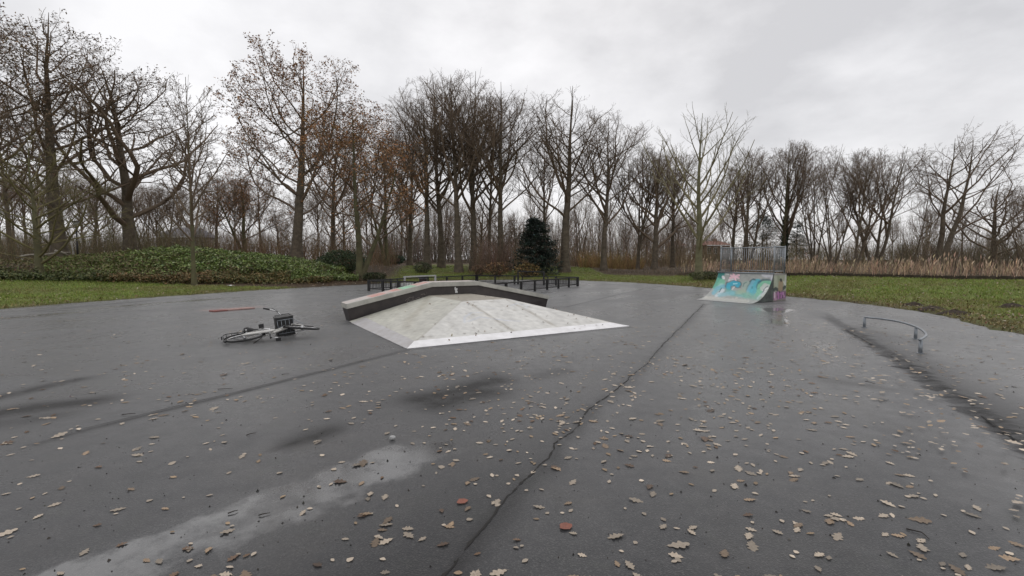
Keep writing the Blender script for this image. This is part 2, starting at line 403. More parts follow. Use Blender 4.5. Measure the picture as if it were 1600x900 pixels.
fa = noise(t, 0.5, 6, 0.6, v); fb = noise(t, 5, 6, 0.6, v); fc = noise(t, 140, 3, 0.7, v); vo = N(t, 'ShaderNodeTexVoronoi', i_Scale=120.0); t.links.new(v, vo.inputs['Vector'])
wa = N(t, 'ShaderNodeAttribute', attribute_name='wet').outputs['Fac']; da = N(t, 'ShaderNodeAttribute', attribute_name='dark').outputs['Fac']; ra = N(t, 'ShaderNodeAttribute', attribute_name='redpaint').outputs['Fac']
wv = math_(t, 'ADD', wa, math_(t, 'MULTIPLY', math_(t, 'SUBTRACT', fb, 0.5), 0.5))
wv = math_(t, 'ADD', wv, math_(t, 'MULTIPLY', math_(t, 'SUBTRACT', fa, 0.5), 0.7))
pud = ramp(t, wv, [(0.6, 0), (0.74, 1)])
c = mixc(t, ramp(t, fa, [(0.3, 0), (0.7, 1)]), (0.018, 0.0185, 0.022), (0.010, 0.0105, 0.0135))
c = mixc(t, ramp(t, fb, [(0.4, 0), (0.75, 0.5)]), c, (0.044, 0.042, 0.044))
c = mixc(t, ramp(t, noise(t, 0.9, 6, 0.65, v), [(0.5, 0), (0.7, 0.6)]), c, (0.036, 0.032, 0.027))
c = mixc(t, ramp(t, noise(t, 2.3, 6, 0.7, v), [(0.56, 0), (0.72, 0.5)]), c, (0.027, 0.033, 0.024))
c = mixc(t, ramp(t, vo.outputs['Color'], [(0.55, 0.0), (0.95, 0.55)]), c, (0.105, 0.102, 0.10))
c = mixc(t, ramp(t, fc, [(0.35, 0.6), (0.6, 0)]), c, (0.02, 0.02, 0.021))
c = mixc(t, math_(t, 'MULTIPLY', math_(t, 'MULTIPLY', ra, ramp(t, fb, [(0.4, 0.1), (0.65, 0.75)])), 0.9), c, (0.3, 0.15, 0.13))
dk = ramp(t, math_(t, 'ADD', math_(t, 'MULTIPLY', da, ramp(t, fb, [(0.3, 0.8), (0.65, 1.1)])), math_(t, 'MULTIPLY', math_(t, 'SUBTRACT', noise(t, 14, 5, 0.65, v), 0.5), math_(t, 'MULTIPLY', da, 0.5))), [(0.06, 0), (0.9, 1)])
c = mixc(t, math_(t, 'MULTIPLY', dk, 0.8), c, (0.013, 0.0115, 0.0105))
c = mixc(t, math_(t, 'MULTIPLY', pud, 0.15), c, (0.03, 0.03, 0.031))
t.links.new(c, p.inputs['Base Color'])
ro = ramp(t, wv, [(0.05, 0.46), (0.28, 0.33), (0.45, 0.23), (0.6, 0.17), (0.72, 0.11), (0.9, 0.04)])
ro = mixc(t, dk, ro, (0.65, 0.65, 0.65))
t.links.new(ro, p.inputs['Roughness'])
sp = math_(t, 'SUBTRACT', math_(t, 'ADD', math_(t, 'MULTIPLY', pud, 0.75), 0.23), math_(t, 'MULTIPLY', dk, 0.22)); t.links.new(sp, p.inputs['Specular IOR Level'])
t.links.new(math_(t, 'SUBTRACT', 0.27, math_(t, 'MULTIPLY', math_(t, 'ADD', math_(t, 'MULTIPLY', dk, 0.6), pud, True), 0.13)), p.inputs['Sheen Weight']); p.inputs['Sheen Roughness'].default_value = 0.45
hgt = math_(t, 'ADD', math_(t, 'MULTIPLY', vo.outputs['Distance'], 1.0), math_(t, 'MULTIPLY', fc, 0.7))
bump(t, p, hgt, math_(t, 'MULTIPLY', math_(t, 'SUBTRACT', 1.0, pud), 0.22), 0.004)
tag(link('asphalt', me, m), kind='structure')
# open crack along a lane joint: a ragged ribbon of tarry gap
pts = []
for i in range(len(CRACK) - 1):
    a, b = CRACK[i], CRACK[i + 1]; k = max(2, int((b - a).length / 0.035))
    for j in range(k): pts.append(a + (b - a) * j / k)
vs_, fs_ = [], []
ox = oy = 0
for i, q in enumerate(pts):
    ox = ox * .9 + random.gauss(0, .0045); oy = oy * .9 + random.gauss(0, .0045)
    w_ = max(0.001, 0.0035 + random.gauss(0, .0022)) * (1 + 0.09 * q.y)
    vs_ += [(q.x + ox - w_, q.y + oy + w_ * .4, 0.004), (q.x + ox + w_, q.y + oy - w_ * .4, 0.004)]
    if i and random.random() > 0.03: fs_.append((2 * i - 2, 2 * i - 1, 2 * i + 1, 2 * i))
for zi in range(len(vs_)):
    x_, y_, _ = vs_[zi]; vs_[zi] = (x_, y_, 0.006 * float(wob(np.array(x_), np.array(y_), 0.9, 4)) + 0.004)
tag(MB().add(vs_, fs_).build('asphalt_crack', mk('crack', (0.014, 0.013, 0.012), (0.024, 0.021, 0.019), 30, 0.9)), kind='structure')

def joint(key, w0, name, mat):
    "narrow open joint between two lanes"
    pl = []
    for i in range(len(key) - 1):
        p0, p1, p2, p3 = key[max(i - 1, 0)], key[i], key[i + 1], key[min(i + 2, len(key) - 1)]; k = max(4, int((p2 - p1).length / .06))
        for j in range(k):
            t_ = j / k; pl.append(.5 * ((2 * p1) + (p2 - p0) * t_ + (2 * p0 - 5 * p1 + 4 * p2 - p3) * t_ * t_ + (3 * p1 - p0 - 3 * p2 + p3) * t_ ** 3))
    vs_, fs_ = [], []
    for i, q in enumerate(pl):
        d = (pl[min(i + 1, len(pl) - 1)] - pl[max(i - 1, 0)]).normalized(); nrm = Vector((-d.y, d.x, 0)); j_ = nrm * random.gauss(0, .0015); f_ = math.sin(math.pi * min(1, (i + 1) / len(pl)) ** .8) ** .5
        for s in (-1, 1):
            c = q + j_ + nrm * s * (w0 * (.85 + random.random() * .3) * f_ + .001); z_ = .006 * float(wob(np.array(c.x), np.array(c.y), 0.9, 4))
            if name == 'lane_joint' and c.x > 3: z_ -= .036
            vs_.append((c.x, c.y, z_ + .008))
        if i: fs_.append((2 * i - 2, 2 * i - 1, 2 * i + 1, 2 * i))
    tag(MB().add(vs_, fs_).build(name, mat), kind='structure')
MJ = mk('lane_joint', (0.014, 0.013, 0.012), (0.022, 0.02, 0.018), 30, 0.8)
joint(SEAM_R[1:], .016, 'lane_joint', MJ); joint(SEAM_L[1:], .006, 'lane_seam', MJ)
# ------------------------------------------------------------------ grass blades and litter
def col_var(n, base, var, hue=0.12):
    base = np.asarray(base, float)
    k = np.exp(rng.normal(0, var, (n, 1))); h_ = np.exp(rng.normal(0, hue, (n, 3)))
    return np.clip(base * k * h_, 0.003, 0.9)
def pick(n, opts):
    "opts: list of (colour, weight)"
    w_ = np.array([o[1] for o in opts], float); i = rng.choice(len(opts), n, p=w_ / w_.sum())
    return np.array([o[0] for o in opts])[i]
def scatter(n, x0, x1, y0, y1, fn):
    x = rng.uniform(x0, x1, n); y = rng.uniform(y0, y1, n); k = rng.random(n) < fn(x, y); return x[k], y[k]
def grass_density(x, y):
    d = sdist(x, y); near = np.hypot(x, y)
    inview = np.abs(x) < 1.15 * y + 1.5
    return np.where((d > -0.02) & inview, (1 - wood_mask(x, y)) * np.clip(26 / np.maximum(near, 5), 0.25, 1) ** 1.2 * (1 - .8 * np.exp(-np.maximum(d, 0) / .35)), 0)
bx, by = scatter(420000, -34, 34, 8, 56, grass_density)
n = len(bx); bz = H(bx, by)
K = 2
bx, by, bz = np.repeat(bx, K), np.repeat(by, K), np.repeat(bz, K); n = len(bx)
bx = bx + rng.normal(0, .03, n); by = by + rng.normal(0, .03, n)
an = rng.uniform(0, 2 * np.pi, n); hh = rng.uniform(.035, .10, n) * (1 + .5 * wob(bx, by, 1.3, 2)); ww = rng.uniform(.008, .02, n)
ln = rng.normal(0, .045, (n, 2))
V = np.stack([np.c_[bx - np.cos(an) * ww, by - np.sin(an) * ww, bz - .01], np.c_[bx + np.cos(an) * ww, by + np.sin(an) * ww, bz - .01], np.c_[bx + ln[:, 0], by + ln[:, 1], bz + hh]], 1).reshape(-1, 3)
cg = col_var(n, (1, 1, 1), .25) * pick(n, [((.22, .31, .04), 5), ((.28, .34, .07), 4), ((.33, .29, .10), 1.2), ((.16, .25, .035), 3)])
dry = np.clip(ss(.35, .8, wob(bx, by, .55, 6) * .5 + .5) * .6 + .5 * np.exp(-np.maximum(sdist(bx, by), 0) / .9) + .75 * ss(6, 11, bx) * np.exp(-np.maximum(sdist(bx, by), 0) / 2.6) * (.6 + .4 * wob(bx, by, 1.2, 4)), 0, 1)[:, None]
cg = cg * (1 - dry) + dry * np.array((.21, .165, .07)) * np.exp(rng.normal(0, .25, (n, 1)))
M['blade'] = mk_attr('grass_blade', 0.6, 1.2, 0.25)
tag(link('grass', mesh_np('grass', V, np.arange(3 * n).reshape(-1, 3), {'col': np.repeat(cg, 3, 0)}, False), M['blade']), kind='stuff')

def cards(x, y, z, sx, sy, tilt, col, name, mat, parent=None):
    "small folded leaves, each two triangles bent along the midrib"
    n = len(x); a = rng.uniform(0, 2 * np.pi, n); t1 = rng.normal(0, tilt, n); t2 = rng.normal(0, tilt, n); fold = rng.normal(.25, .25, n)
    X = np.c_[np.cos(a) * np.cos(t1), np.sin(a) * np.cos(t1), np.sin(t1)]
    Yh = np.c_[-np.sin(a) * np.cos(t2), np.cos(a) * np.cos(t2), np.sin(t2)]
    Z = np.cross(X, Yh); P = np.c_[x, y, z]; sx = np.broadcast_to(sx, n)[:, None]; sy = np.broadcast_to(sy, n)[:, None]; fo = fold[:, None] * sy
    V = np.stack([P - X * sx, P + Yh * sy + Z * fo, P + X * sx, P - Yh * sy + Z * fo], 1).reshape(-1, 3)
    i = np.arange(n) * 4
    F = np.concatenate([np.c_[i, i + 2, i + 1], np.c_[i, i + 3, i + 2]])
    o = link(name, mesh_np(name, V, F, {'col': np.repeat(col, 4, 0)}, False), mat, parent)
    return o
M['leafattr'] = mk_attr('leaf_tint', 0.65, 2.0, 0.25)
lx, ly = scatter(60000, -34, 34, 9, 60, lambda x, y: np.where((sdist(x, y) > .05) & (np.abs(x) < 1.15 * y + 1.5), .17 + .5 * np.exp(-np.maximum(sdist(x, y), 0) / 1.2) * (1 + 2.5 * ss(5, 10, x)) + .25 * ss(5, 10, x) + .2 * wood_mask(x, y), 0))
n = len(lx)
tag(cards(lx, ly, H(lx, ly) + rng.uniform(.02, .09, n), rng.uniform(.025, .06, n), rng.uniform(.018, .035, n), .5,
          col_var(n, (1, 1, 1), .3) * pick(n, [((.38, .30, .2), 3), ((.22, .13, .06), 4), ((.14, .08, .04), 3), ((.5, .44, .34), 1)]), 'leaf_litter', M['leafattr']), kind='stuff')

# ------------------------------------------------------------------ trees
def unit(a): return a / np.maximum(np.linalg.norm(a, axis=-1, keepdims=True), 1e-9)
def tubes(P, R, S):
    n, K, _ = P.shape
    T = unit(np.gradient(P, axis=1))
    ref = np.where(np.abs(T[:, :1, 2:3]) < .9, np.array([0, 0, 1.0]), np.array([1.0, 0, 0]))
    A = np.cross(T[:, 0], ref[:, 0]); A = unit(A)[:, None, :]
    A = unit(A - (A * T).sum(-1, keepdims=True) * T); B = np.cross(T, A)
    th = np.arange(S) * 2 * np.pi / S
    V = P[:, :, None] + R[:, :, None, None] * (np.cos(th)[:, None] * A[:, :, None] + np.sin(th)[:, None] * B[:, :, None])
    idx = np.arange(n * K * S).reshape(n, K, S); a, b = idx[:, :-1], idx[:, 1:]
    F = np.stack([a, np.roll(a, -1, 2), np.roll(b, -1, 2), b], -1).reshape(-1, 4)
    return V.reshape(-1, 3), F
def needles(P, R):
    n = len(P); T = unit(P[:, 1] - P[:, 0]); ref = np.where(np.abs(T[:, 2:3]) < .9, np.array([0, 0, 1.0]), np.array([1.0, 0, 0])); A = unit(np.cross(T, ref)); B = np.cross(T, A)
    th = np.arange(3) * 2 * np.pi / 3
    V = np.concatenate([P[:, :1] + R[:, :1, None] * (np.cos(th)[None, :, None] * A[:, None] + np.sin(th)[None, :, None] * B[:, None]), P[:, 1:2]], 1).reshape(-1, 3)
    i = (np.arange(n) * 4)[:, None]; F = np.concatenate([np.c_[i, i + 1, i + 3], np.c_[i + 1, i + 2, i + 3], np.c_[i + 2, i, i + 3]])
    return V, F
def merge(parts):
    Vs, Fs, o = [], [], 0
    for V, F in parts: Vs.append(V); Fs.append(F + o); o += len(V)
    return np.vstack(Vs), [np.vstack([f for f in Fs if f.shape[1] == k]) for k in (4, 3) if any(f.shape[1] == k for f in Fs)]
def walk(P0, D0, Ln, K, up, wander, g):
    "bent branches from points P0 in direction D0"
    n = len(P0); P = np.zeros((n, K, 3)); P[:, 0] = P0; D = D0.copy(); st = (Ln / (K - 1))[:, None]
    for k in range(1, K):
        D = unit(D + g.normal(0, wander, (n, 3)) + np.array([0, 0, 1.0]) * np.reshape(up, (-1, 1)) if np.ndim(up) else D + g.normal(0, wander, (n, 3)) + np.array([0, 0, up]))
        P[:, k] = P[:, k - 1] + D * st
    return P
def spawn(P, R, Ln, n, t0, t1, ang, lr, up, wander, K, rr, rmin, g, prof=None, angv=9, env=None, first=False):
    N_, Kp, _ = P.shape
    t = t0 + (t1 - t0) * (np.arange(n)[None] + g.uniform(.05, .95, (N_, n))) / n
    f = t * (Kp - 1); i = np.clip(f.astype(int), 0, Kp - 2); fr_ = (f - i)[..., None]
    r_ = np.arange(N_)[:, None]
    Q = P[r_, i] * (1 - fr_) + P[r_, i + 1] * fr_
    T = unit(P[r_, i + 1] - P[r_, i]); rad = R[r_, i] * (1 - fr_[..., 0]) + R[r_, i + 1] * fr_[..., 0]
    ref = np.where(np.abs(T[..., 2:3]) < .9, np.array([0, 0, 1.0]), np.array([1.0, 0, 0])); A = unit(np.cross(T, ref)); B = np.cross(T, A)
    ph = g.uniform(0, 6.28, (N_, 1)) + 2.4 * np.arange(n)[None] + g.normal(0, .5, (N_, n))
    a = np.radians(ang + g.normal(0, angv, (N_, n)))
    D = np.cos(a)[..., None] * T + np.sin(a)[..., None] * (np.cos(ph)[..., None] * A + np.sin(ph)[..., None] * B)
    pf = prof(t) if prof else (1.05 - .6 * t)
    Lc = lr * Ln[:, None] * pf * g.uniform(.65, 1.2, (N_, n))
    Q, D, Lc, rad = Q.reshape(-1, 3), D.reshape(-1, 3), Lc.ravel(), rad.ravel()
    if env is not None:                      # keep the crown inside a rounded outline
        ec, es = env; Dm = unit(D + np.array([0, 0, up * K * .45])); q = (Q - ec) / es; d_ = Dm / es
        a_ = (d_ * d_).sum(1); b_ = (q * d_).sum(1); c_ = (q * q).sum(1) - 1; disc = np.maximum(b_ * b_ - a_ * c_, 0); dist = (-b_ + np.sqrt(disc)) / a_
        dist = np.where(c_ > 0, Lc * .6, np.maximum(dist, .15))
        Lc = dist * g.uniform(.78, 1.02, len(Lc)) if first else np.minimum(Lc, dist * g.uniform(.9, 1.12, len(Lc)))
    Pc = walk(Q, D, Lc, K, up, wander, g)
    r0 = np.clip(np.minimum(rad * .85, Lc * rr), rmin, None)
    Rc = np.maximum(r0[:, None] * (1 - .82 * np.linspace(0, 1, K)[None] ** .9), rmin * .7)
    return Pc, Rc, Lc
def grow(seed, h, r0, stems=((0, 0, 1.0),), t0=.3, n=(18, 8, 6, 5), ang=(55, 48, 45, 42), lr=(.45, .5, .5, .6), up=(.10, .10, .06, .02), wander=(.12, .16, .2, .25),
         prof=None, twander=.022, rr=.0118, rmin=.006, tprof=1.05, tup=.05, t1=.93, env=None, leaves=0, skew=0):
    g = np.random.default_rng(seed)
    trunkP, trunkR, tl = [], [], []
    Kt = 15
    for (lx_, ly_, sc_) in stems:
        D = unit(np.array([[lx_, ly_, 1.0]])); Ls = np.array([h * sc_])
        P = walk(np.array([[lx_ * .12, ly_ * .12, -.25]]), D, Ls, Kt, tup, twander, g)
        t = np.linspace(0, 1, Kt)
        R = r0 * sc_ * (np.maximum(1 - t, .0) ** tprof * .97 + .03) * (1 + .55 * np.exp(-t * h / .5)); R = np.maximum(R, .012)
        trunkP.append(P); trunkR.append(R[None]); tl.append(Ls)
    P0, R0, L0 = np.concatenate(trunkP), np.concatenate(trunkR), np.concatenate(tl)
    lv = [(P0, R0, L0)]
    P, R, Ln = P0, R0, L0
    ev = None if env is None else (np.array([env[3] * h if len(env) > 3 else 0, 0, env[0] * h]), np.array([env[2] * h, env[2] * h, env[1] * h]))
    Ks = (10, 6, 3, 2)
    for k in range(4):
        nk = n[k]
        P, R, Ln = spawn(P, R, Ln, nk, t0 if k == 0 else .22, t1 if k == 0 else 1.0, ang[k], lr[k], up[k], wander[k], Ks[k], rr, rmin, g, prof if k == 0 else None, 9, ev, k == 0)
        if k < 3:                                # stubs carry fewer shoots than long limbs
            kp = g.random(len(Ln)) < np.clip(Ln / (np.median(Ln) * (1.0 if k else .8)), .12, 1) ** 1.2; P, R, Ln = P[kp], R[kp], Ln[kp]
        else:
            kp = g.random(len(Ln)) < np.clip(Ln / np.median(Ln), .25, 1); P, R, Ln = P[kp], R[kp], Ln[kp]
        lv.append((P, R, Ln))
    tr = tubes(P0, R0, 10)
    cr = merge([tubes(lv[1][0], lv[1][1], 6), tubes(lv[2][0], lv[2][1], 4), tubes(lv[3][0], lv[3][1], 3), needles(lv[4][0], lv[4][1] * 1.15)])
    tips = lv[4][0][:, -1]; mids = lv[3][0][:, 2]
    return tr, cr, np.vstack([tips, mids])
OAK = dict(env=(.58, .43, .36), t0=.2, n=(26, 10, 8, 7), ang=(60, 46, 42, 42), lr=(.5, .5, .5, .68), up=(.11, .08, .04, 0), wander=(.13, .18, .22, .3), prof=lambda t: np.sin(np.pi * np.clip(.22 + .72 * t, 0, 1)) ** .8 * .95 + .06)
TALL = dict(env=(.63, .385, .225), t0=.33, n=(27, 10, 8, 7), ang=(46, 38, 38, 38), lr=(.48, .5, .5, .7), up=(.13, .12, .09, .05), wander=(.1, .15, .2, .25), prof=lambda t: (1.12 - .85 * t) * (.55 + .45 * ss(.3, .5, t)))
SPREAD = dict(env=(.57, .44, .40), t0=.16, n=(19, 10, 8, 7), ang=(58, 46, 42, 42), lr=(.62, .46, .48, .6), up=(.13, .10, .05, 0), wander=(.17, .2, .24, .3), prof=lambda t: 1.08 - .72 * t, tprof=.9, twander=.035, rr=.018)
VASE = dict(env=(.6, .415, .31), t0=.14, n=(15, 10, 9, 8), ang=(33, 36, 36, 38), lr=(.5, .52, .5, .7), up=(.15, .12, .08, .03), wander=(.1, .14, .18, .24), prof=lambda t: 1.1 - .72 * t)
UPR = dict(env=(.58, .47, .29), t0=.16, n=(22, 7, 5, 4), ang=(42, 32, 32, 34), lr=(.66, .5, .5, .55), up=(.10, .07, .06, .05), wander=(.05, .05, .06, .08), prof=lambda t: 1.05 - .62 * t, rr=.011)
YOUNG = dict(env=(.6, .42, .15), t0=.18, n=(34, 8, 6, 5), ang=(42, 38, 38, 38), lr=(.30, .45, .5, .5), up=(.10, .08, .05, .02), wander=(.08, .12, .16, .2), prof=lambda t: 1.15 - .9 * t, rr=.02, rmin=.008, twander=.012)
CONI = dict(env=(.5, .5, .34), t0=.1, n=(34, 8, 7, 6), ang=(58, 42, 40, 40), lr=(.40, .44, .48, .55), up=(.09, .07, .05, .03), wander=(.08, .14, .18, .22), prof=lambda t: 1.08 - .95 * t, rr=.013, rmin=.007, twander=.03)
LEAN = dict(env=(.6, .42, .40, .22), t0=.24, n=(17, 9, 8, 6), ang=(52, 46, 45, 45), lr=(.52, .5, .5, .5), up=(.12, .08, .04, 0), wander=(.15, .18, .22, .28), prof=lambda t: 1.1 - .7 * t, tup=.06, twander=.05)
PROTO = {}
def proto(key, seed, h, r0, P, stems=((0, 0, 1.0),), bark='bark', twig='twig', leaf=None):
    tr, cr, tips = grow(seed, h, r0, stems, **P)
    d = {'h': h, 'trunk': mesh_np('trunk', *tr), 'crown': mesh_np('crown', *cr)}
    d['trunk'].materials.append(M[bark]); d['crown'].materials.append(M[twig])
    q = cr[0]; top = q[:, 2].max(); d['top'] = top
    d['w'] = np.percentile(np.abs(q[:, :2]), 97) * 2
    if leaf:
        nl, size, opts = leaf; i = rng.integers(0, len(tips), nl); c = tips[i] + rng.normal(0, .10, (nl, 3))
        o = cards(c[:, 0], c[:, 1], c[:, 2], rng.uniform(.6, 1.2, nl) * size, rng.uniform(.3, .55, nl) * size, .8, col_var(nl, (1, 1, 1), .3) * pick(nl, opts), 'leaf', M['leafattr'])
        d['leaf'] = o.data; bpy.data.objects.remove(o)
    PROTO[key] = d
RUST = [((.42, .19, .065), 4), ((.32, .155, .06), 4), ((.48, .27, .10), 2), ((.17, .10, .05), 2)]
DARKL = [((.25, .165, .10), 4), ((.30, .20, .12), 3), ((.18, .13, .08), 3)]
proto('oakrust', 3, 20, .40, OAK, leaf=(15000, .10, RUST))
proto('oakdark', 8, 20, .42, OAK, leaf=(8000, .095, DARKL))
proto('oakfork', 17, 15, .26, dict(OAK, t0=.22, n=(14, 9, 8, 7)), stems=((0.02, 0, 1.0), (.38, .1, .8)), leaf=(6500, .105, RUST), bark='bark_green')
proto('spread', 5, 18, .38, SPREAD)
for i, s_ in enumerate((12, 23)):
    proto('tall%d' % i, s_, 20, .25, dict(TALL, t0=(.33, .27)[i]))
proto('tallfork', 52, 20, .33, dict(TALL, t0=.3, ang=(48, 44, 42, 42), lr=(.42, .5, .5, .5)), stems=((0, 0, 1.0), (.42, 0, .78)) if False else ((.03, 0, 1.0),))
proto('vase0', 61, 14, .14, dict(VASE, n=(8, 8, 8, 8)), stems=((-.16, 0, 1), (.2, .1, .95), (.05, -.2, .9)))
proto('vase1', 62, 14, .16, VASE, stems=((.02, 0, 1), (.3, .1, .85)))
proto('vase2', 63, 14, .095, dict(VASE, n=(6, 8, 7, 8)), stems=((-.3, 0, .9), (.32, .1, .95), (.05, -.15, 1), (-.1, .2, .95), (.16, 0, .97)))
proto('ivy', 66, 14, .26, VASE, stems=((0, 0, 1), (.12, .05, .97)), bark='bark_green')
proto('upright', 71, 15, .24, UPR, bark='bark_pale', twig='twig_pale')
proto('young', 75, 12, .11, YOUNG, bark='bark_green', twig='twig')
proto('youngcone', 77, 9, .13, CONI, bark='bark_green', twig='twig_olive')
proto('lean', 81, 14, .28, dict(LEAN, n=(12, 9, 8, 8)), stems=((.33, 0, 1.0), (.16, .1, .93)))
proto('lean2', 83, 12, .17, dict(LEAN, env=(.6, .42, .3, .32)), stems=((.5, 0, 1.0),))
def place_tree(key, px, Z, ytop, label, group=None, name='bare_tree', width=None, rz=0.0, x=None, mx=1.0, cat='tree'):
    d = PROTO[key]; x = GX(px, Z) if x is None else x; zb = H1(x, Z)
    s = (zat(ytop, Z) - zb) / d['top']
    sw = s * mx if width is None else (width / FPX * Z) / d['w']
    sw = min(max(sw, .55 * s), 1.6 * s)
    o = empty(name, (x, Z, zb), rz); o.scale = (sw, sw, s)
    tag(o, label, cat, group)
    for part in ('trunk', 'crown', 'leaf'):
        if part in d:
            c = link(part, d[part], None, o)
            if part == 'leaf': c['kind'] = 'stuff'
    return o
place_tree('oakdark', -60, 36, 5, 'tall dark oak cut off by the left edge of the picture', width=330, name='oak_tree')
place_tree('oakdark', 96, 38, 38, 'broad dark oak with withered leaves behind the young olive tree on the far left', width=290, name='oak_tree', rz=1)
place_tree('youngcone', 62, 27.5, 205, 'small olive twiggy young tree on the far left verge in front of the dark oak', width=190, name='young_tree')
place_tree('spread', 207, 42, 112, 'thick black trunked tree with low spreading forked limbs rising from the shrub mound', width=250, name='spreading_tree', rz=.3)
place_tree('young', 303, 26.6, 128, 'slender straight young tree standing on the grass in front of the shrub mound', width=95, name='young_tree')
place_tree('oakrust', 463, 45, 80, 'big oak still holding rust brown leaves behind the end of the shrub mound', width=225, name='oak_tree', rz=2)
place_tree('oakfork', 561, 34, 166, 'forked oak with mossy trunk and a few brown leaves on the lawn corner', width=185, name='oak_tree', rz=0)
place_tree('tall0', 668, 49, 150, 'slim bare tree at the left end of the tall clump', width=165, rz=.4)
place_tree('tall1', 690, 51, 124, 'bare tree second from the left in the tall clump', width=150, rz=1.9)
place_tree('tall0', 717, 46, 116, 'tallest bare tree in the middle of the tall clump', width=160, rz=.9)
place_tree('tall1', 740, 49, 122, 'bare tree right of the tallest one in the tall clump', width=160, rz=2.7)
place_tree('tall1', 764, 50, 175, 'shorter bare tree in the tall clump left of the dark conifer', width=90, rz=3.7)
place_tree('tall0', 782, 47, 138, 'bare tree leaning slightly right above the dark conifer', width=150, rz=4.1).rotation_euler.y = .06
place_tree('tallfork', 882, 46, 145, 'bare tree with a thick trunk on the grass rise behind the black goal', width=200, rz=.2)
place_tree('tall1', 943, 47, 178, 'straight bare tree standing right of the thick trunked tree on the grass rise', width=150, rz=5)
place_tree('tall0', 851, 60, 205, 'thin bare tree partly hidden behind the thick trunked tree', width=90, rz=3)
place_tree('vase1', 996, 50, 225, 'bare tree left of the dense dark pair behind the yellow brush', width=110, rz=1)
place_tree('spread', 1022, 48, 222, 'dark dense bare tree between the yellow brush and the pale upright tree', width=120, rz=2)
place_tree('tall0', 1050, 52, 232, 'bare tree just left of the pale upright tree', width=100, rz=3.1)
place_tree('upright', 1092, 33.5, 168, 'pale greenish tree with long straight upright branches left of the quarter pipe', width=165, rz=.7)
place_tree('vase0', 1166, 45, 232, 'bare tree with two stems rising right behind the quarter pipe fence', width=115, rz=.5)
place_tree('tall0', 1142, 52, 252, 'thin bare tree in front of the red roofed house', width=90, rz=4)
ivy_tree = place_tree('ivy', 1223, 45, 220, 'bare tree with ivy clad trunk just right of the quarter pipe fence', width=95, rz=0)
place_tree('vase2', 1272, 43, 226, 'many stemmed bare tree right of the ivy clad tree', width=105, rz=1.2)
place_tree('vase2', 1300, 39, 250, 'low bushy many stemmed tree in the reeds left of the single stemmed one', width=100, rz=3.2)
place_tree('vase1', 1335, 37, 236, 'bare tree with one clear trunk standing in the reeds', width=95, rz=0)
place_tree('vase0', 1366, 39, 230, 'bare tree forking wide in the reeds left of the leaning trees', width=125, rz=2.0)
place_tree('lean2', 1421, 44, 262, 'thin tree leaning strongly right behind the reeds', width=100)
place_tree('lean', 1464, 38, 186, 'large bare tree with a crooked leaning trunk at the right of the reed bed', width=185)
place_tree('spread', 1548, 44, 285, 'low dark bare tree between the crooked leaning tree and the right edge', width=130, rz=1)
place_tree('vase2', 1598, 38, 290, 'twiggy olive tree at the right edge of the picture', width=140, rz=2)
place_tree('oakdark', 1660, 42, 270, 'bare tree just beyond the right edge of the reed bed', width=160, rz=2)
# second rank, near enough to be told apart
for px, Z, yt, key, lab in ((20, 52, 150, 'tall1', 'bare tree far left behind the small olive young tree'), (150, 60, 262, 'tall1', 'thin bare tree in the gap left of the low forked tree'),
        (262, 66, 285, 'vase1', 'bare tree behind the grey roofed house'), (338, 62, 262, 'tall0', 'bare tree behind the slender young tree'), (385, 58, 262, 'oakfork', 'brown leaved tree left behind the big rust oak'),
        (520, 58, 185, 'tall1', 'bare tree right behind the big rust oak'), (605, 56, 190, 'oakfork', 'brown leaved tree beside the lawn that runs back'), (640, 60, 200, 'tall0', 'bare tree left behind the tall clump')):
    place_tree(key, px, Z, yt, lab, rz=px * .37, width=120)
# far ranks: alike grey brown crowns along the skyline
keys = ['tall0', 'tall1', 'tall0', 'tall1', 'vase1', 'vase0', 'spread', 'spread', 'oakdark', 'tallfork']
fr_ = np.random.default_rng(4)
for i, px in enumerate(np.arange(-160, 1800, 26)):
    Z = fr_.uniform(66, 112); base = np.interp(px, [0, 300, 600, 800, 1000, 1300, 1600], [258, 292, 290, 300, 325, 338, 335])
    if px > 1110 and i % 2: continue
    if 575 < px < 640: Z = fr_.uniform(95, 125)
    place_tree(keys[int(fr_.integers(0, len(keys)))], px + fr_.uniform(-9, 9), Z, base + fr_.normal(0, 15), 'far bare tree in the wood behind the park', 'far bare trees along the skyline', rz=fr_.uniform(0, 6.2), mx=fr_.uniform(.85, 1.2))

# ivy on the ivy clad trunk
n = 2400; zz_ = rng.uniform(0, 1, n) ** .9 * 5.6; a = rng.uniform(0, 6.28, n); r_ = .30 * (1 - zz_ / 12) + rng.exponential(.05, n)
iv = cards(r_ * np.cos(a) + .05 * zz_ * .5, r_ * np.sin(a), zz_ + .2, rng.uniform(.05, .09, n), rng.uniform(.04, .07, n), .8, col_var(n, (.028, .042, .018), .35), 'ivy_leaf', M['leafattr'], ivy_tree)
iv['kind'] = 'stuff'

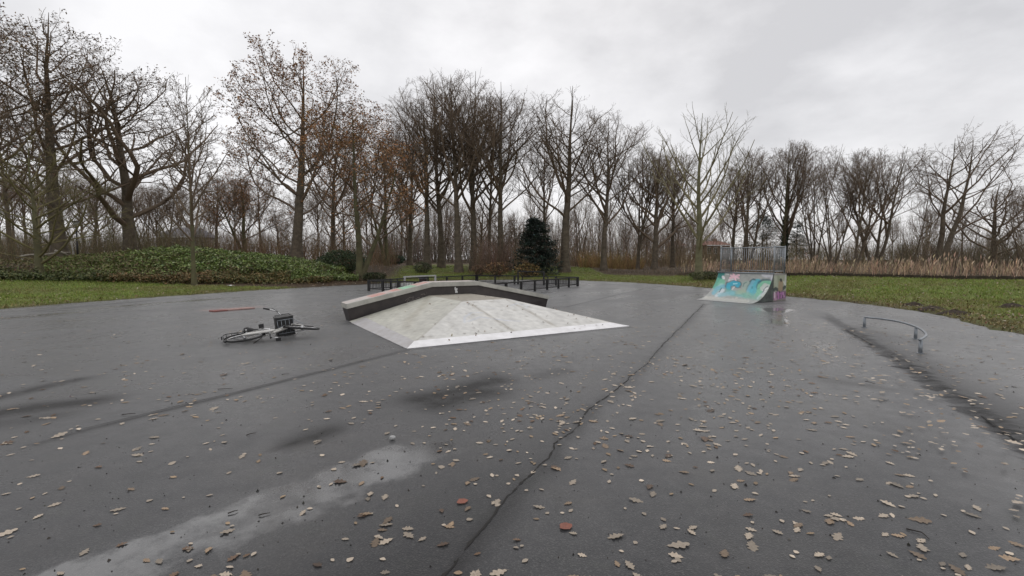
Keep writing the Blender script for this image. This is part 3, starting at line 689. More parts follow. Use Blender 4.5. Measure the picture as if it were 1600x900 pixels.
# ------------------------------------------------------------------ brush, brambles, conifers
def stems_mesh(x, y, hgt, spread, r, col, name, mat, twigs=4, kind='stuff', up=.12, parent=None, zfun=None):
    n = len(x); z = H(x, y) if zfun is None else zfun(x, y)
    a = rng.uniform(0, 6.28, n); s = np.abs(rng.normal(0, spread, n))
    P = walk(np.c_[x, y, z - .05], unit(np.c_[np.cos(a) * s, np.sin(a) * s, np.ones(n)]), hgt, 3, up * .3, .13, rng)
    R = np.broadcast_to(r, n)[:, None] * np.linspace(1, .4, 3)[None]
    parts = [tubes(P, R, 3)]; cc = [np.repeat(col, 9, 0)]
    if twigs:
        Pc, Rc, Lc = spawn(P, R, hgt, twigs, .25, 1.0, 38, .42, up * .4, .2, 2, .02, .004, rng)
        Rc = np.maximum(Rc, np.repeat(np.broadcast_to(r, n), twigs)[:, None] * .45)
        parts.append(needles(Pc, Rc)); cc.append(np.repeat(np.repeat(col, twigs, 0), 4, 0))
    V, F = merge(parts)
    o = link(name, mesh_np(name, V, F, {'col': np.concatenate(cc)}), mat, parent)
    if kind: o['kind'] = kind
    return o
M['stem'] = mk_attr('stem', 0.85, 1.5, 0.3)
def px_scatter(n, px0, px1, Z0, Z1):
    Z = np.sqrt(rng.uniform(Z0 ** 2, Z1 ** 2, n)); px = rng.uniform(px0, px1, n); return (px - 800) / FPX * Z, Z
def brush(n, px0, px1, Z0, Z1, h0, h1, base, name, r=.012, spread=.3, twigs=4, keep=None):
    x, y = px_scatter(n, px0, px1, Z0, Z1)
    if keep is not None: k = keep(x, y); x, y = x[k], y[k]
    m_ = len(x); hh_ = rng.uniform(h0, h1, m_) * (1 + .35 * wob(x, y, .35, 3))
    return stems_mesh(x, y, np.maximum(hh_, .2), spread, r, col_var(m_, base, .3, .08), name, M['stem'], twigs)
lawn_ok = lambda x, y: ~((x > -9.7 + -.16 * (y - 33)) & (x < -2.4 - .085 * (y - 33)))
brush(3300, -120, 330, 40, 62, 1.2, 3.6, (.15, .12, .062), 'olive_thicket', .012)
brush(1700, 320, 620, 44, 66, 1.2, 3.2, (.19, .125, .07), 'brown_thicket', .012, keep=lawn_ok)
brush(2900, 655, 800, 42, 50, 1.2, 3.6, (.21, .14, .10), 'reddish_thicket', .010, .16, keep=lambda x, y: lawn_ok(x, y) & (sdist(x, y) > 7.5))
brush(2000, 800, 1110, 51, 72, .9, 3.2, (.19, .135, .075), 'brown_thicket', .012)
brush(1700, 1100, 1420, 46, 70, 1.4, 3.6, (.15, .12, .065), 'olive_thicket', .012)
brush(2600, 1400, 1760, 36, 62, 1.5, 4.8, (.14, .108, .066), 'olive_thicket', .012)
# far wood seen between the trunks
for px0, px1, h0, h1, nn in ((-200, 340, 5, 9, 2200), (340, 580, 5, 8.5, 1000), (580, 700, 6, 10, 900), (700, 1120, 6, 11.5, 2600), (1120, 1800, 3, 5.5, 1900)):
    brush(nn, px0, px1, 100, 135, h0, h1, (.19, .15, .115), 'far_wood', .035, .22, 5)
# yellow orange brush on the grass rise
x, y = px_scatter(1700, 905, 1005, 50.5, 57); hh_ = rng.uniform(.6, 1.9, len(x)) * (1 + .4 * wob(x, y, .5, 1))
stems_mesh(x, y, np.maximum(hh_, .2), .4, .010, col_var(len(x), (.33, .225, .10), .35), 'yellow_brush', M['stem'], 5)
# ground cover on the mound: dark glossy leaves, thinning to bramble at the left
def cover(n, x, y, h_, sx, opts, name, tilt=.5):
    n = len(x); z = H(x, y) + rng.uniform(0, 1, n) ** .6 * h_
    return tag(cards(x, y, z, rng.uniform(.7, 1.3, n) * sx, rng.uniform(.35, .6, n) * sx, tilt, col_var(n, (1, 1, 1), .3) * pick(n, opts), name, M['leafattr']), kind='stuff')
GREEN = [((.18, .25, .055), 4), ((.24, .31, .085), 3), ((.10, .14, .042), 2.2), ((.34, .39, .2), 2)]
BRAM = [((.19, .165, .07), 3), ((.24, .18, .09), 3), ((.16, .19, .06), 3), ((.29, .23, .12), 2)]
def mound_h(x, y): return .15 + .35 * (wob(x, y, .8, 2) * .5 + .5) + .3 * (wob(x, y, 2.3, 5) * .5 + .5)
x, y = px_scatter(44000, 200, 560, 30.2, 38); k = (H(x, y) > .5) & (rng.random(len(x)) < np.clip(((800 + FPX * x / y) - 190) / 120, .1, 1)); x, y = x[k], y[k]
k = rng.random(len(x)) < .78 * np.clip(1 + .9 * wob(x, y, .9, 6), .25, 1); cover(0, x[k], y[k], mound_h(x[k], y[k]), .10, GREEN, 'shrub_cover')
cover(0, x[~k], y[~k], mound_h(x[~k], y[~k]) * .8, .08, BRAM, 'bramble_cover')
x, y = px_scatter(40000, 60, 335, 28.6, 39); k = rng.random(len(x)) < np.clip((345 - (800 + FPX * x / y)) / 150, .2, 1); x, y = x[k], y[k]
cover(0, x, y, mound_h(x, y) * .8, .08, BRAM + GREEN[:2], 'bramble_cover')
x, y = px_scatter(4500, -160, 110, 28.5, 40)
cover(0, x, y, mound_h(x, y) * .7, .08, BRAM, 'bramble_cover')
def strip(n, pxa, Za, pxb, Zb, w_, h_, opts, sx, name):
    tt = rng.random(n); px = pxa + (pxb - pxa) * tt; Z = Za + (Zb - Za) * tt + rng.normal(0, w_, n)
    x = (px - 800) / FPX * Z
    cover(n, x, Z, h_ * (.7 + .5 * wob(x, Z, .9, 4)), sx, opts, name)
strip(10000, -60, 24.4, 170, 27.0, .5, .6, [((.09, .12, .035), 4), ((.13, .15, .045), 3), ((.18, .17, .06), 2), ((.055, .075, .028), 2)], .07, 'low_hedge')
strip(9000, 150, 26.9, 330, 28.6, .5, .55, [((.22, .14, .05), 3), ((.17, .13, .05), 3), ((.28, .17, .07), 1.5), ((.12, .13, .045), 2.5)], .07, 'russet_bramble')
strip(9000, 320, 28.7, 520, 31, .45, .5, [((.2, .16, .055), 3), ((.12, .14, .045), 3), ((.27, .18, .07), 1.5)], .07, 'russet_bramble')
strip(4500, 455, 30.4, 560, 32.6, .4, .65, GREEN, .075, 'green_bramble')
def leaf_bush(name, px, Z, w, h_, n, opts, label, sx=.07, stems=40, group=None, rz=0):
    x0 = GX(px, Z); z0 = H1(x0, Z); o = empty(name, (x0, Z, z0)); tag(o, label, 'shrub', group)
    u = rng.normal(0, 1, (n, 3)); u = unit(u) * rng.uniform(.45, 1, (n, 1)) ** .5
    lump = 1 + .25 * wob(u[:, 0] * 4, u[:, 1] * 4 + u[:, 2] * 3, 1.0, px % 7)
    P = u * lump[:, None] * np.array([w / 2, w / 2, h_ / 2]) + np.array([0, 0, h_ * .5]); P = P[P[:, 2] > 0.02]; n = len(P)
    c = cards(P[:, 0], P[:, 1], P[:, 2], rng.uniform(.7, 1.3, n) * sx, rng.uniform(.4, .6, n) * sx, .6, col_var(n, (1, 1, 1), .3) * pick(n, opts), 'foliage', M['leafattr'], o); c['kind'] = 'stuff'
    sx_, sy_ = rng.normal(0, w * .12, stems), rng.normal(0, w * .12, stems)
    stems_mesh(sx_, sy_, rng.uniform(.6, 1.05, stems) * h_, .45 * w / h_, .012, col_var(stems, (.07, .05, .03), .2), 'stem', M['stem'], 4, 'stuff', parent=o, zfun=lambda a, b: a * 0)
    return o
YEL = [((.42, .30, .10), 3), ((.30, .20, .07), 3), ((.22, .12, .04), 3), ((.5, .40, .2), 1)]
leaf_bush('leafy_shrub', 776, 41.5, 2.3, 1.35, 520, [((.30, .16, .07), 3), ((.22, .11, .05), 3), ((.42, .3, .16), 1.5)], 'rust leaved shrub left of the dark conifer', .075, 110)
leaf_bush('leafy_shrub', 824, 41.3, 2.4, 1.25, 620, YEL, 'yellow leaved shrub in front of the dark conifer', .075, 110)
leaf_bush('leafy_shrub', 748, 41.5, 1.8, 1.0, 260, [((.28, .16, .09), 3), ((.2, .1, .06), 3)], 'sparse brown shrub at the left of the rust leaved one', .07, 90)
leaf_bush('evergreen_shrub', 585, 33.0, 1.6, .62, 1500, [((.05, .07, .022), 3), ((.08, .085, .03), 2), ((.03, .045, .018), 3)], 'low green shrub right of the forked oak on the lawn', .06)
leaf_bush('evergreen_shrub', 536, 36.5, 3.6, 1.7, 4600, [((.05, .08, .035), 4), ((.08, .115, .045), 2)], 'dark evergreen bush between the shrub mound and the forked oak', .08)
leaf_bush('evergreen_shrub', 660, 44.0, 1.7, 1.0, 1100, [((.09, .11, .05), 3), ((.12, .14, .07), 2)], 'grey green bush at the foot of the tall clump beside the lawn', .07)
leaf_bush('clipped_hedge', 612, 70.0, 4.0, 1.5, 4000, [((.02, .05, .018), 3), ((.03, .065, .022), 2)], 'dark green hedge at the far end of the lawn', .12)
leaf_bush('evergreen_shrub', 1106, 33.0, 2.6, .55, 1500, [((.06, .08, .022), 3), ((.09, .10, .03), 2)], 'rough green tussock at the foot of the pale upright tree', .06)
def conifer(name, px, Z, ytop, w, label, n=9000, base_col=(.022, .034, .026), gap=.0, trunk=.0):
    x0 = GX(px, Z); z0 = H1(x0, Z); h_ = zat(ytop, Z) - z0; o = empty(name, (x0, Z, z0)); tag(o, label, 'conifer')
    MB().tube([(0, 0, -.2), (.02, 0, h_ * .5), (0, .02, h_ * .98)], [.16, .1, .02], 8).build('trunk', M['bark'], o, True)
    nb_ = 150; tz = rng.uniform(trunk, .98, nb_); a = rng.uniform(0, 6.28, nb_)
    Lb = w / 2 * ((1 - tz) / (1 - trunk)) ** .6 * rng.uniform(.7, 1.15, nb_) * (1 if trunk == 0 else 1.2) + .15
    D = unit(np.c_[np.cos(a), np.sin(a), rng.normal(-.05, .12, nb_)])
    P = walk(np.c_[np.zeros(nb_), np.zeros(nb_), tz * h_], D, Lb, 5, .03, .08, rng)
    V, F = tubes(P, np.full((nb_, 5), .016), 3); link('branch', mesh_np('branch', V, F), M['bark'], o)['kind'] = 'stuff'
    i = rng.integers(0, nb_, n); t_ = rng.uniform(.15, 1, n) ** .7 * 4; j = np.clip(t_.astype(int), 0, 3); fr2 = (t_ - j)[:, None]
    Q = P[i, j] * (1 - fr2) + P[i, j + 1] * fr2 + rng.normal(0, .09, (n, 3)) * np.array([1, 1, .7]) * max(w / 3, .6)
    c = cards(Q[:, 0], Q[:, 1], Q[:, 2], rng.uniform(.10, .2, n), rng.uniform(.02, .05, n), .5, col_var(n, base_col, .6, .1), 'foliage', M['leafattr'], o); c['kind'] = 'stuff'
    return o
conifer('conifer', 837, 43.5, 340, 4.9, 'dark blue green conifer in front of the bare trees', 13000)
conifer('pine_tree', 1190, 78, 336, 7.5, 'far dark pine behind the quarter pipe fence', 6000, (.03, .04, .026), trunk=.35)
conifer('pine_tree', 1243, 80, 346, 5.0, 'far dark pine seen right of the ivy clad tree', 4200, (.024, .034, .026), trunk=.2)
# reeds beyond the ditch
x = rng.uniform(9, 48, 60000); y = rng.uniform(14, 50, 60000); q = ditch_q(x, y)
k = (q > 2.3) & (q < 9) & (rng.random(len(x)) < (.55 + .45 * wob(x, y, .6, 3)) * (1.15 - q / 9)) & (x / np.maximum(y, 1) < 1.2) & (x / y > .375 + .02 * rng.normal(0, 1, len(x))); x, y, q = x[k], y[k], q[k]; n = len(x)
z = H(x, y); hh_ = rng.uniform(.28, .82, n) * (.92 + .4 * wob(x, y, .5, 5)) * ss(8.5, 15, x + rng.normal(0, 1, n)) + .15
an = rng.uniform(0, 6.28, n); ww = rng.uniform(.008, .016, n); l_ = rng.normal(0, .16, (n, 2)) + np.array([.06, 0])
ca, sa = np.cos(an) * ww, np.sin(an) * ww
tx, ty = x + l_[:, 0], y + l_[:, 1]
V = np.stack([np.c_[x - ca, y - sa, z - .05], np.c_[x + ca, y + sa, z - .05], np.c_[tx + ca * .5, ty + sa * .5, z + hh_], np.c_[tx - ca * .5, ty - sa * .5, z + hh_]], 1).reshape(-1, 3)
i4 = np.arange(n) * 4; F1 = np.c_[i4, i4 + 1, i4 + 2, i4 + 3]
cr_ = col_var(n, (.42, .305, .205), .3, .07)
# side blades and plumes
m_ = n; t_ = rng.uniform(.2, .8, m_); a2 = rng.uniform(0, 6.28, m_); bl = rng.uniform(.2, .5, m_)
b0 = np.c_[x + l_[:, 0] * t_, y + l_[:, 1] * t_, z + hh_ * t_]; dv = np.c_[np.cos(a2) * .5, np.sin(a2) * .5, np.full(m_, .8)] * bl[:, None]; wv_ = np.c_[-np.sin(a2), np.cos(a2), np.zeros(m_)] * .014
V2 = np.stack([b0 - wv_, b0 + wv_, b0 + dv], 1).reshape(-1, 3); F2 = np.arange(3 * m_).reshape(-1, 3) + len(V)
pk = rng.random(n) < .22; np_ = pk.sum(); pz = z[pk] + hh_[pk]; px_, py_ = tx[pk], ty[pk]; ap = rng.uniform(0, 6.28, np_); pw = rng.uniform(.02, .045, np_); ph_ = rng.uniform(.18, .34, np_); dr = rng.normal(.05, .05, np_)
V3 = np.stack([np.c_[px_, py_, pz - .04], np.c_[px_ + np.cos(ap) * pw, py_ + np.sin(ap) * pw, pz + ph_ * .4], np.c_[px_ + dr, py_, pz + ph_], np.c_[px_ - np.cos(ap) * pw, py_ - np.sin(ap) * pw, pz + ph_ * .4]], 1).reshape(-1, 3)
F3 = np.arange(4 * np_).reshape(-1, 4) + len(V) + len(V2)
cp = col_var(np_, (.50, .38, .26), .2, .06)
tag(link('reeds', mesh_np('reeds', np.vstack([V, V2, V3]), [F1, F2, F3], {'col': np.vstack([np.repeat(cr_, 4, 0), np.repeat(cr_, 3, 0), np.repeat(cp, 4, 0)])}, False), M['stem']), kind='stuff')
# dead stalks on the far ditch bank
x = rng.uniform(9, 48, 26000); y = rng.uniform(14, 50, 26000); q = ditch_q(x, y); k = (q > 1.7) & (q < 2.9) & (x / y < 1.2) & (x > 9); x, y = x[k], y[k]; n = len(x)
stems_mesh(x, y, rng.uniform(.15, .45, n), .6, .008, col_var(n, (.055, .04, .018), .35), 'bank_sedge', M['stem'], 2)
# ------------------------------------------------------------------ houses, lamp post
def quad_prism_roof(mb, x0, x1, y0, y1, z0, z1, hip=1.2):
    ym = (y0 + y1) / 2
    mb.add([(x0, y0, z0), (x1, y0, z0), (x1, y1, z0), (x0, y1, z0), (x0 + hip, ym, z1), (x1 - hip, ym, z1)],
           [(0, 1, 5, 4), (2, 3, 4, 5), (1, 2, 5), (3, 0, 4), (3, 2, 1, 0)])
M['slate'] = mk('slate_roof', (0.17, 0.16, 0.18), (0.12, 0.115, 0.13), 4, 0.6)
M['clay'] = mk('clay_roof', (0.26, 0.13, 0.095), (0.18, 0.09, 0.07), 4, 0.75)
M['house_wall'] = mk('house_wall', (0.45, 0.42, 0.38), (0.36, 0.34, 0.31), 3, 0.8)
M['brick_wall'] = mk('brick_wall', (0.28, 0.2, 0.15), (0.2, 0.14, 0.11), 3, 0.85)
M['glass'] = mk('window_glass', (0.03, 0.035, 0.04), (0.02, 0.022, 0.026), 3, 0.08)
def house(px0, px1, Z, y_eave, y_ridge, roofm, wallm, label, nwin, dep=7):
    x0, x1 = GX(px0, Z), GX(px1, Z); xc = (x0 + x1) / 2; zb = H1(xc, Z); ze, zr = zat(y_eave, Z) - zb, zat(y_ridge, Z) - zb
    o = empty('house', (xc, Z, zb)); tag(o, label, 'house'); w = x1 - x0
    MB().box((0, dep / 2, ze / 2 - .5), (w - .8, dep, ze + 1)).build('wall', wallm, o)
    r = MB(); quad_prism_roof(r, -w / 2, w / 2, -.5, dep + .5, ze, zr, w * .16); ro = r.build('roof', roofm, o)
    MB().box((w * .12, dep / 2, zr - .1), (.6, .6, 1.3)).build('chimney', M['brick_wall'], ro)
    MB().box((0, -.52, ze - .09), (w, .05, .2)).build('fascia', M['white_paint'], ro)
    for i in range(nwin):
        xx = -w / 2 + w * (i + .5) / nwin
        f = MB().box((xx, -.02, ze - 1.15), (w / nwin * .62, .08, 1.3)).build('window', M['white_paint'], o)
        for s in (-1, 1): MB().box((xx + s * w / nwin * .15, -.05, ze - 1.15), (w / nwin * .26, .06, 1.12)).build('pane', M['glass'], f)
house(243, 305, 82, 370, 354, M['slate'], M['house_wall'], 'house with a grey hipped roof half hidden behind the shrub mound', 4)
house(1102, 1142, 100, 383, 376, M['clay'], M['brick_wall'], 'low house with a red tiled roof behind the quarter pipe fence', 4)
house(1052, 1072, 120, 384, 376, M['clay'], M['house_wall'], 'pale house glimpsed through the trees left of the red roofed house', 3)
house(575, 600, 125, 394, 385, M['slate'], M['house_wall'], 'pale house glimpsed over the far end of the lawn', 3)
Zl = 36.0; xl = GX(123, Zl); zl = H1(xl, Zl); hl = zat(346, Zl) - zl
o = empty('street_lamp', (xl, Zl, zl)); tag(o, 'dark lamp post with a flat lantern among the trees on the far left', 'street lamp')
MB().tube([(0, 0, -.3), (0, 0, hl * .35), (0, 0, hl - .3)], [.07, .06, .045], 10).build('pole', M['black_metal'], o, True)
ln_ = MB().tube([(0, 0, hl - .32), (0, 0, hl - .25), (0, 0, hl - .06)], [.07, .16, .2], 10).build('lantern', mk('lamp_glass', (.4, .4, .38), None, 5, .3), o)
MB().tube([(0, 0, hl - .06), (0, 0, hl - .02), (0, 0, hl + .05)], [.27, .26, .05], 12).build('lantern_cap', M['black_metal'], ln_)
Zl = 35.0; xl = GX(115, Zl); zl = H1(xl, Zl)
tag(MB().tube([(xl + .15, Zl, zl - .2), (xl, Zl, zl + 1.2), (xl - .2, Zl, zat(346, Zl))], [.06, .05, .035], 8).build('birch_pole', mk('birch_bark', (.42, .40, .36), (.2, .19, .17), 6, .8), None, True), 'thin pale birch pole standing left of the dark lamp post', 'pole')
for (p0, p1, Z, r, lab) in (((28, 402), (62, 397), 33, .07, 'long pale fallen trunk in the brambles on the far left'), ((62, 399), (112, 394), 33.5, .05, 'slender pale log lying below the birch pole'), ((88, 392), (106, 398), 32.5, .09, 'short thick pale log lying across the fallen trunks')):
    a, b = (Vector((GX(q[0], Z + k * .6), Z + k * .6, zat(q[1], Z))) for k, q in ((0, p0), (1, p1)))
    tag(MB().tube([a, (a + b) / 2 + Vector((0, 0, .05)), b], [r, r * .9, r * .7], 8).build('log', mk('cut_wood', (.36, .33, .28), (.24, .21, .17), 5, .8), None, True), lab, 'log')
# picnic bench far down the lawn
Zb = 62; xb = GX(607, Zb); o = empty('park_bench', (xb, Zb, H1(xb, Zb)), .2); tag(o, 'dark wooden bench at the far end of the lawn', 'bench')
mwood = mk('weathered_wood', (.13, .10, .075), (.09, .07, .05), 5, .8)
for k in range(3): MB().box((.55, -.18 + k * .17, .45), (1.9, .13, .045)).build('seat_slat', mwood, o)
for k in range(2): MB().box((.55, .27, .62 + k * .17), (1.9, .04, .13)).build('back_slat', mwood, o)
for s in (-.25, 1.35):
    MB().box((s, 0, .21), (.09, .4, .42)).build('leg', M['black_metal'], o)
    MB().box((s, .31, .65), (.07, .035, .5)).build('back_post', M['black_metal'], o)
# molehills on the muddy right verge
M['soil'] = mk('soil', (.045, .03, .02), (.03, .02, .013), 9, .95, bs=.6, bscale=25)
for (px, py, r, lab) in ((1428, 474, .28, 'small dark molehill farthest along the right verge'), (1458, 480, .36, 'broad molehill in the middle of the row on the right verge'), (1492, 486, .34, 'molehill nearest the camera on the right verge'), (1582, 480, .3, 'dark molehill in the grass at the right edge')):
    q = G(px, py, .1); zb = H1(q.x, q.y); vs_, fs_ = [], []
    for i in range(7):
        for j in range(18):
            rr_ = r * i / 6 * (1 + .2 * math.sin(j * 2.1 + px)); vs_.append((rr_ * math.cos(j / 18 * 6.283) * 1.25, rr_ * math.sin(j / 18 * 6.283), .15 * (1 - (i / 6) ** 1.5) + random.uniform(-.02, .02) - .02))
    for i in range(6):
        for j in range(18): fs_.append((i * 18 + j, (i + 1) * 18 + j, (i + 1) * 18 + (j + 1) % 18, i * 18 + (j + 1) % 18))
    ob = MB().add(vs_, fs_).build('molehill', M['soil'], None, True); ob.location = (q.x, q.y, zb); tag(ob, lab, 'molehill', 'molehills along the right verge')
# scraps of litter on the left verge
def scrap(px, py, s, lab):
    q = G(px, py, .12); zb = H1(q.x, q.y)
    vs_ = [(random.uniform(-s, s) * .3 + (i - 2) * s * .4, (j - 1) * s * .5 + random.uniform(-.1, .1) * s, .05 + random.uniform(0, .5) * s) for i in range(5) for j in range(3)]
    ob = MB().add(vs_, [(i * 3 + j, i * 3 + 3 + j, i * 3 + 4 + j, i * 3 + 1 + j) for i in range(4) for j in range(2)]).build('paper_scrap', M['white_paint'])
    ob.location = (q.x, q.y, zb); tag(ob, lab, 'litter')
    so = ob.modifiers.new('thick', 'SOLIDIFY'); so.thickness = .008
scrap(361, 447, .17, 'crumpled white scrap on the grass right of the slender young tree'); scrap(219, 434, .14, 'crumpled white scrap in the russet brambles left of the slender young tree')

# ------------------------------------------------------------------ fun box: concrete bank with a kicker ledge
FA = G(637, 545); UD = Vector((.85, .527, 0)).normalized(); VD = Vector((-UD.y, UD.x, 0))
FM = Matrix(((UD.x, VD.x, 0, FA.x), (UD.y, VD.y, 0, FA.y), (0, 0, 1, 0), (0, 0, 0, 1)))
W_, D_, PH = 5.45, 4.38, .58
PU0, PU1, PV0 = 2.2, 3.47, 2.3
def bank_h(u, v):
    l = u / PU0; r = (W_ - u) / (W_ - PU1); f = v / PV0
    return PH * np.clip(np.minimum(np.minimum(l, r), f), 0, 1)
funbox = empty('skate_bank'); funbox.matrix_world = FM
tag(funbox, 'pale concrete skate bank sloping up to the dark sided ledge', 'skate ramp')
uu = np.unique(np.concatenate([np.linspace(0, W_, 190), [PU0, PU1]])); vv_ = np.unique(np.concatenate([np.linspace(0, D_, 150), [PV0]]))
UU, VV = np.meshgrid(uu, vv_); u, v_ = UU.ravel(), VV.ravel(); h_ = bank_h(u, v_) + .012
def wear(u, v): return .5 * wob(u, v, 1.7, 2) + .35 * wob(u, v, 5.1, 4) + .25 * wob(u, v, 13, 7)
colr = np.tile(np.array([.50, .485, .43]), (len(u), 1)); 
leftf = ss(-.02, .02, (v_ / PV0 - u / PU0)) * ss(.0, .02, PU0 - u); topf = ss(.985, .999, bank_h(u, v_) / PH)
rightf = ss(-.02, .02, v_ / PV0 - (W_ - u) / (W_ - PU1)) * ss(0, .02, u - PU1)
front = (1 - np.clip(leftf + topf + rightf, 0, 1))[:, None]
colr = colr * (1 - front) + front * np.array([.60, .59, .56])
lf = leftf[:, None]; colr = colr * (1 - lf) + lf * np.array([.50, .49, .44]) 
gm = (lf[:, 0] * ss(1.6, 3.6, v_) * (.5 + .5 * wob(u, v_, 1.1, 6)))[:, None]; colr = colr * (1 - .3 * gm) + .3 * gm * np.array([.38, .39, .27])
bm = (lf[:, 0] * np.exp(-((v_ - u * 1.5 - .9 - .2 * wob(u, v_, 2, 3)) / .22) ** 2) * ss(.2, .9, u))[:, None]; colr = colr * (1 - .3 * bm) + .3 * bm * np.array([.22, .18, .11])
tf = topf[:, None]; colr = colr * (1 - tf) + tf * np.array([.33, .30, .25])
colr *= (1 + .11 * wear(u, v_) + .10 * wob(u * 1.5, v_ * .35, 6, 9) * ss(0, 1, PH - h_ + .5))[:, None]
def paint_line(pts, wd, c, a, rag=.5):
    global colr
    d = poly_dist(u, v_, np.array(pts, float), False); k = (a * np.exp(-(d / wd) ** 2.5) * np.clip(.7 + rag * wob(u, v_, 9, 3), 0, 1))[:, None]
    colr = colr * (1 - k) + k * np.array(c)
# repaired joints running down the front face, the hip creases and faint spray paint
paint_line([(2.28, 2.28), (2.42, .3)], .055, (.36, .33, .28), .8, .4); paint_line([(3.44, 2.28), (3.57, .25)], .055, (.38, .35, .30), .75, .5)
paint_line([(2.31, 2.2), (2.44, .4)], .012, (.18, .16, .13), .7); paint_line([(3.40, 2.2), (3.53, .4)], .012, (.2, .18, .15), .6)
paint_line([(0.1, .1), (PU0, PV0)], .02, (.3, .28, .23), .55); paint_line([(W_ - .1, .1), (PU1, PV0)], .02, (.3, .28, .23), .5)
paint_line([(1.6, .95), (1.75, 1.25), (2.05, 1.5), (2.3, 1.45)], .03, (.42, .48, .62), .5); paint_line([(1.7, 1.0), (2.1, 1.2), (2.6, .9), (2.9, .8)], .035, (.45, .5, .64), .4)
paint_line([(3.2, 1.75), (3.5, 1.9), (3.75, 1.72), (3.55, 1.55)], .03, (.48, .55, .66), .45); paint_line([(2.4, 1.9), (2.9, 1.55)], .02, (.5, .55, .64), .35)
paint_line([(1.0, .55), (1.35, .9), (1.2, 1.15)], .025, (.36, .34, .28), .35)
for _ in range(60):
    cu, cv = rng.uniform(.2, W_ - .2), rng.uniform(.3, D_); d = np.hypot((u - cu) * rng.uniform(.8, 1.2), v_ - cv); k = (.5 * np.exp(-(d / rng.uniform(.02, .06)) ** 2))[:, None]; colr = colr * (1 - k) + k * np.array([.2, .17, .13])
nu_, nv_ = len(uu), len(vv_)
ii = (np.arange(nv_ - 1)[:, None] * nu_ + np.arange(nu_ - 1)).ravel(); Fq = np.c_[ii, ii + 1, ii + nu_ + 1, ii + nu_]
hz = h_ - .006 * (np.exp(-((u - 2.3 - .06 * (2.3 - v_)) / .02) ** 2) + np.exp(-((u - 3.44 - .06 * (2.3 - v_)) / .02) ** 2)) * (v_ < PV0)
M['concrete'] = mk_attr('concrete', .6, 7, .14, bs=.25, bscale=45)
bo = link('bank_surface', mesh_np('bank_surface', np.c_[u, v_, hz], Fq, {'col': np.clip(colr, .02, .9)}, False), M['concrete'], funbox)
M['plate_white'] = mk('painted_plate', (.86, .85, .86), (.72, .71, .71), 5, .5, rvar=.12); M['plate_grey'] = mk('worn_plate', (.50, .49, .50), (.40, .38, .37), 4, .5, rvar=.12)
def plate(name, e0, e1, i0, i1, mat):      # steel transition plate lying on the foot of the bank
    q = []
    for (pu, pv) in (e0, e1, i1, i0):
        q.append((pu, pv, float(bank_h(np.array(min(max(pu, 0), W_)), np.array(max(pv, 0)))) + .02))
    q[0] = (*e0, .004); q[1] = (*e1, .004)
    MB().prism(q, (0, 0, .008)).build(name, mat, funbox)
plate('toe_plate', (-.02, -.02), (W_ + .03, -.02), (.22, .26), (W_ - .34, .26), M['plate_white'])
plate('toe_plate', (-.02, D_ - .3), (-.025, -.015), (.34, D_ - .3), (.22, .262), M['plate_grey'])
plate('toe_plate', (W_ + .035, -.015), (W_ + .03, D_ - .3), (W_ - .34, .262), (W_ - .3, D_ - .3), M['plate_grey'])
# ledge
ledge = empty('grind_ledge'); ledge.matrix_world = FM @ Matrix.Translation((0, D_ - .02, 0))
tag(ledge, 'long bent grind ledge with concrete cap and dark side along the back of the bank', 'ledge')
LP = [(-.06, .46), (2.27, .955), (3.72, .955), (6.3, .43)]
M['ledge_side'] = mk('ledge_side', (.062, .052, .050), (.042, .035, .036), 4, .55, bs=.2, bscale=30)
prof = []
CAPT = .125
vs_, fs_ = [], []
for (u0, z) in LP:                       # side wall tapers: narrow at the foot, wide below the cap
    vs_ += [(u0 + (.10 if u0 < 0 else -.06 if u0 > 6 else 0), .10, -.02), (u0 + (.02 if u0 < 0 else -.01 if u0 > 6 else 0), .03, z - CAPT + .004), (u0 + (.02 if u0 < 0 else -.01 if u0 > 6 else 0), .58, z - CAPT + .004), (u0 + (.10 if u0 < 0 else -.06 if u0 > 6 else 0), .51, -.02)]
for i in range(3):
    a = 4 * i
    for j in range(3): fs_.append((a + j, a + 4 + j, a + 5 + j, a + 1 + j))
fs_ += [(0, 1, 2, 3), (15, 14, 13, 12)]
MB().add(vs_, fs_).build('side_wall', M['ledge_side'], ledge)
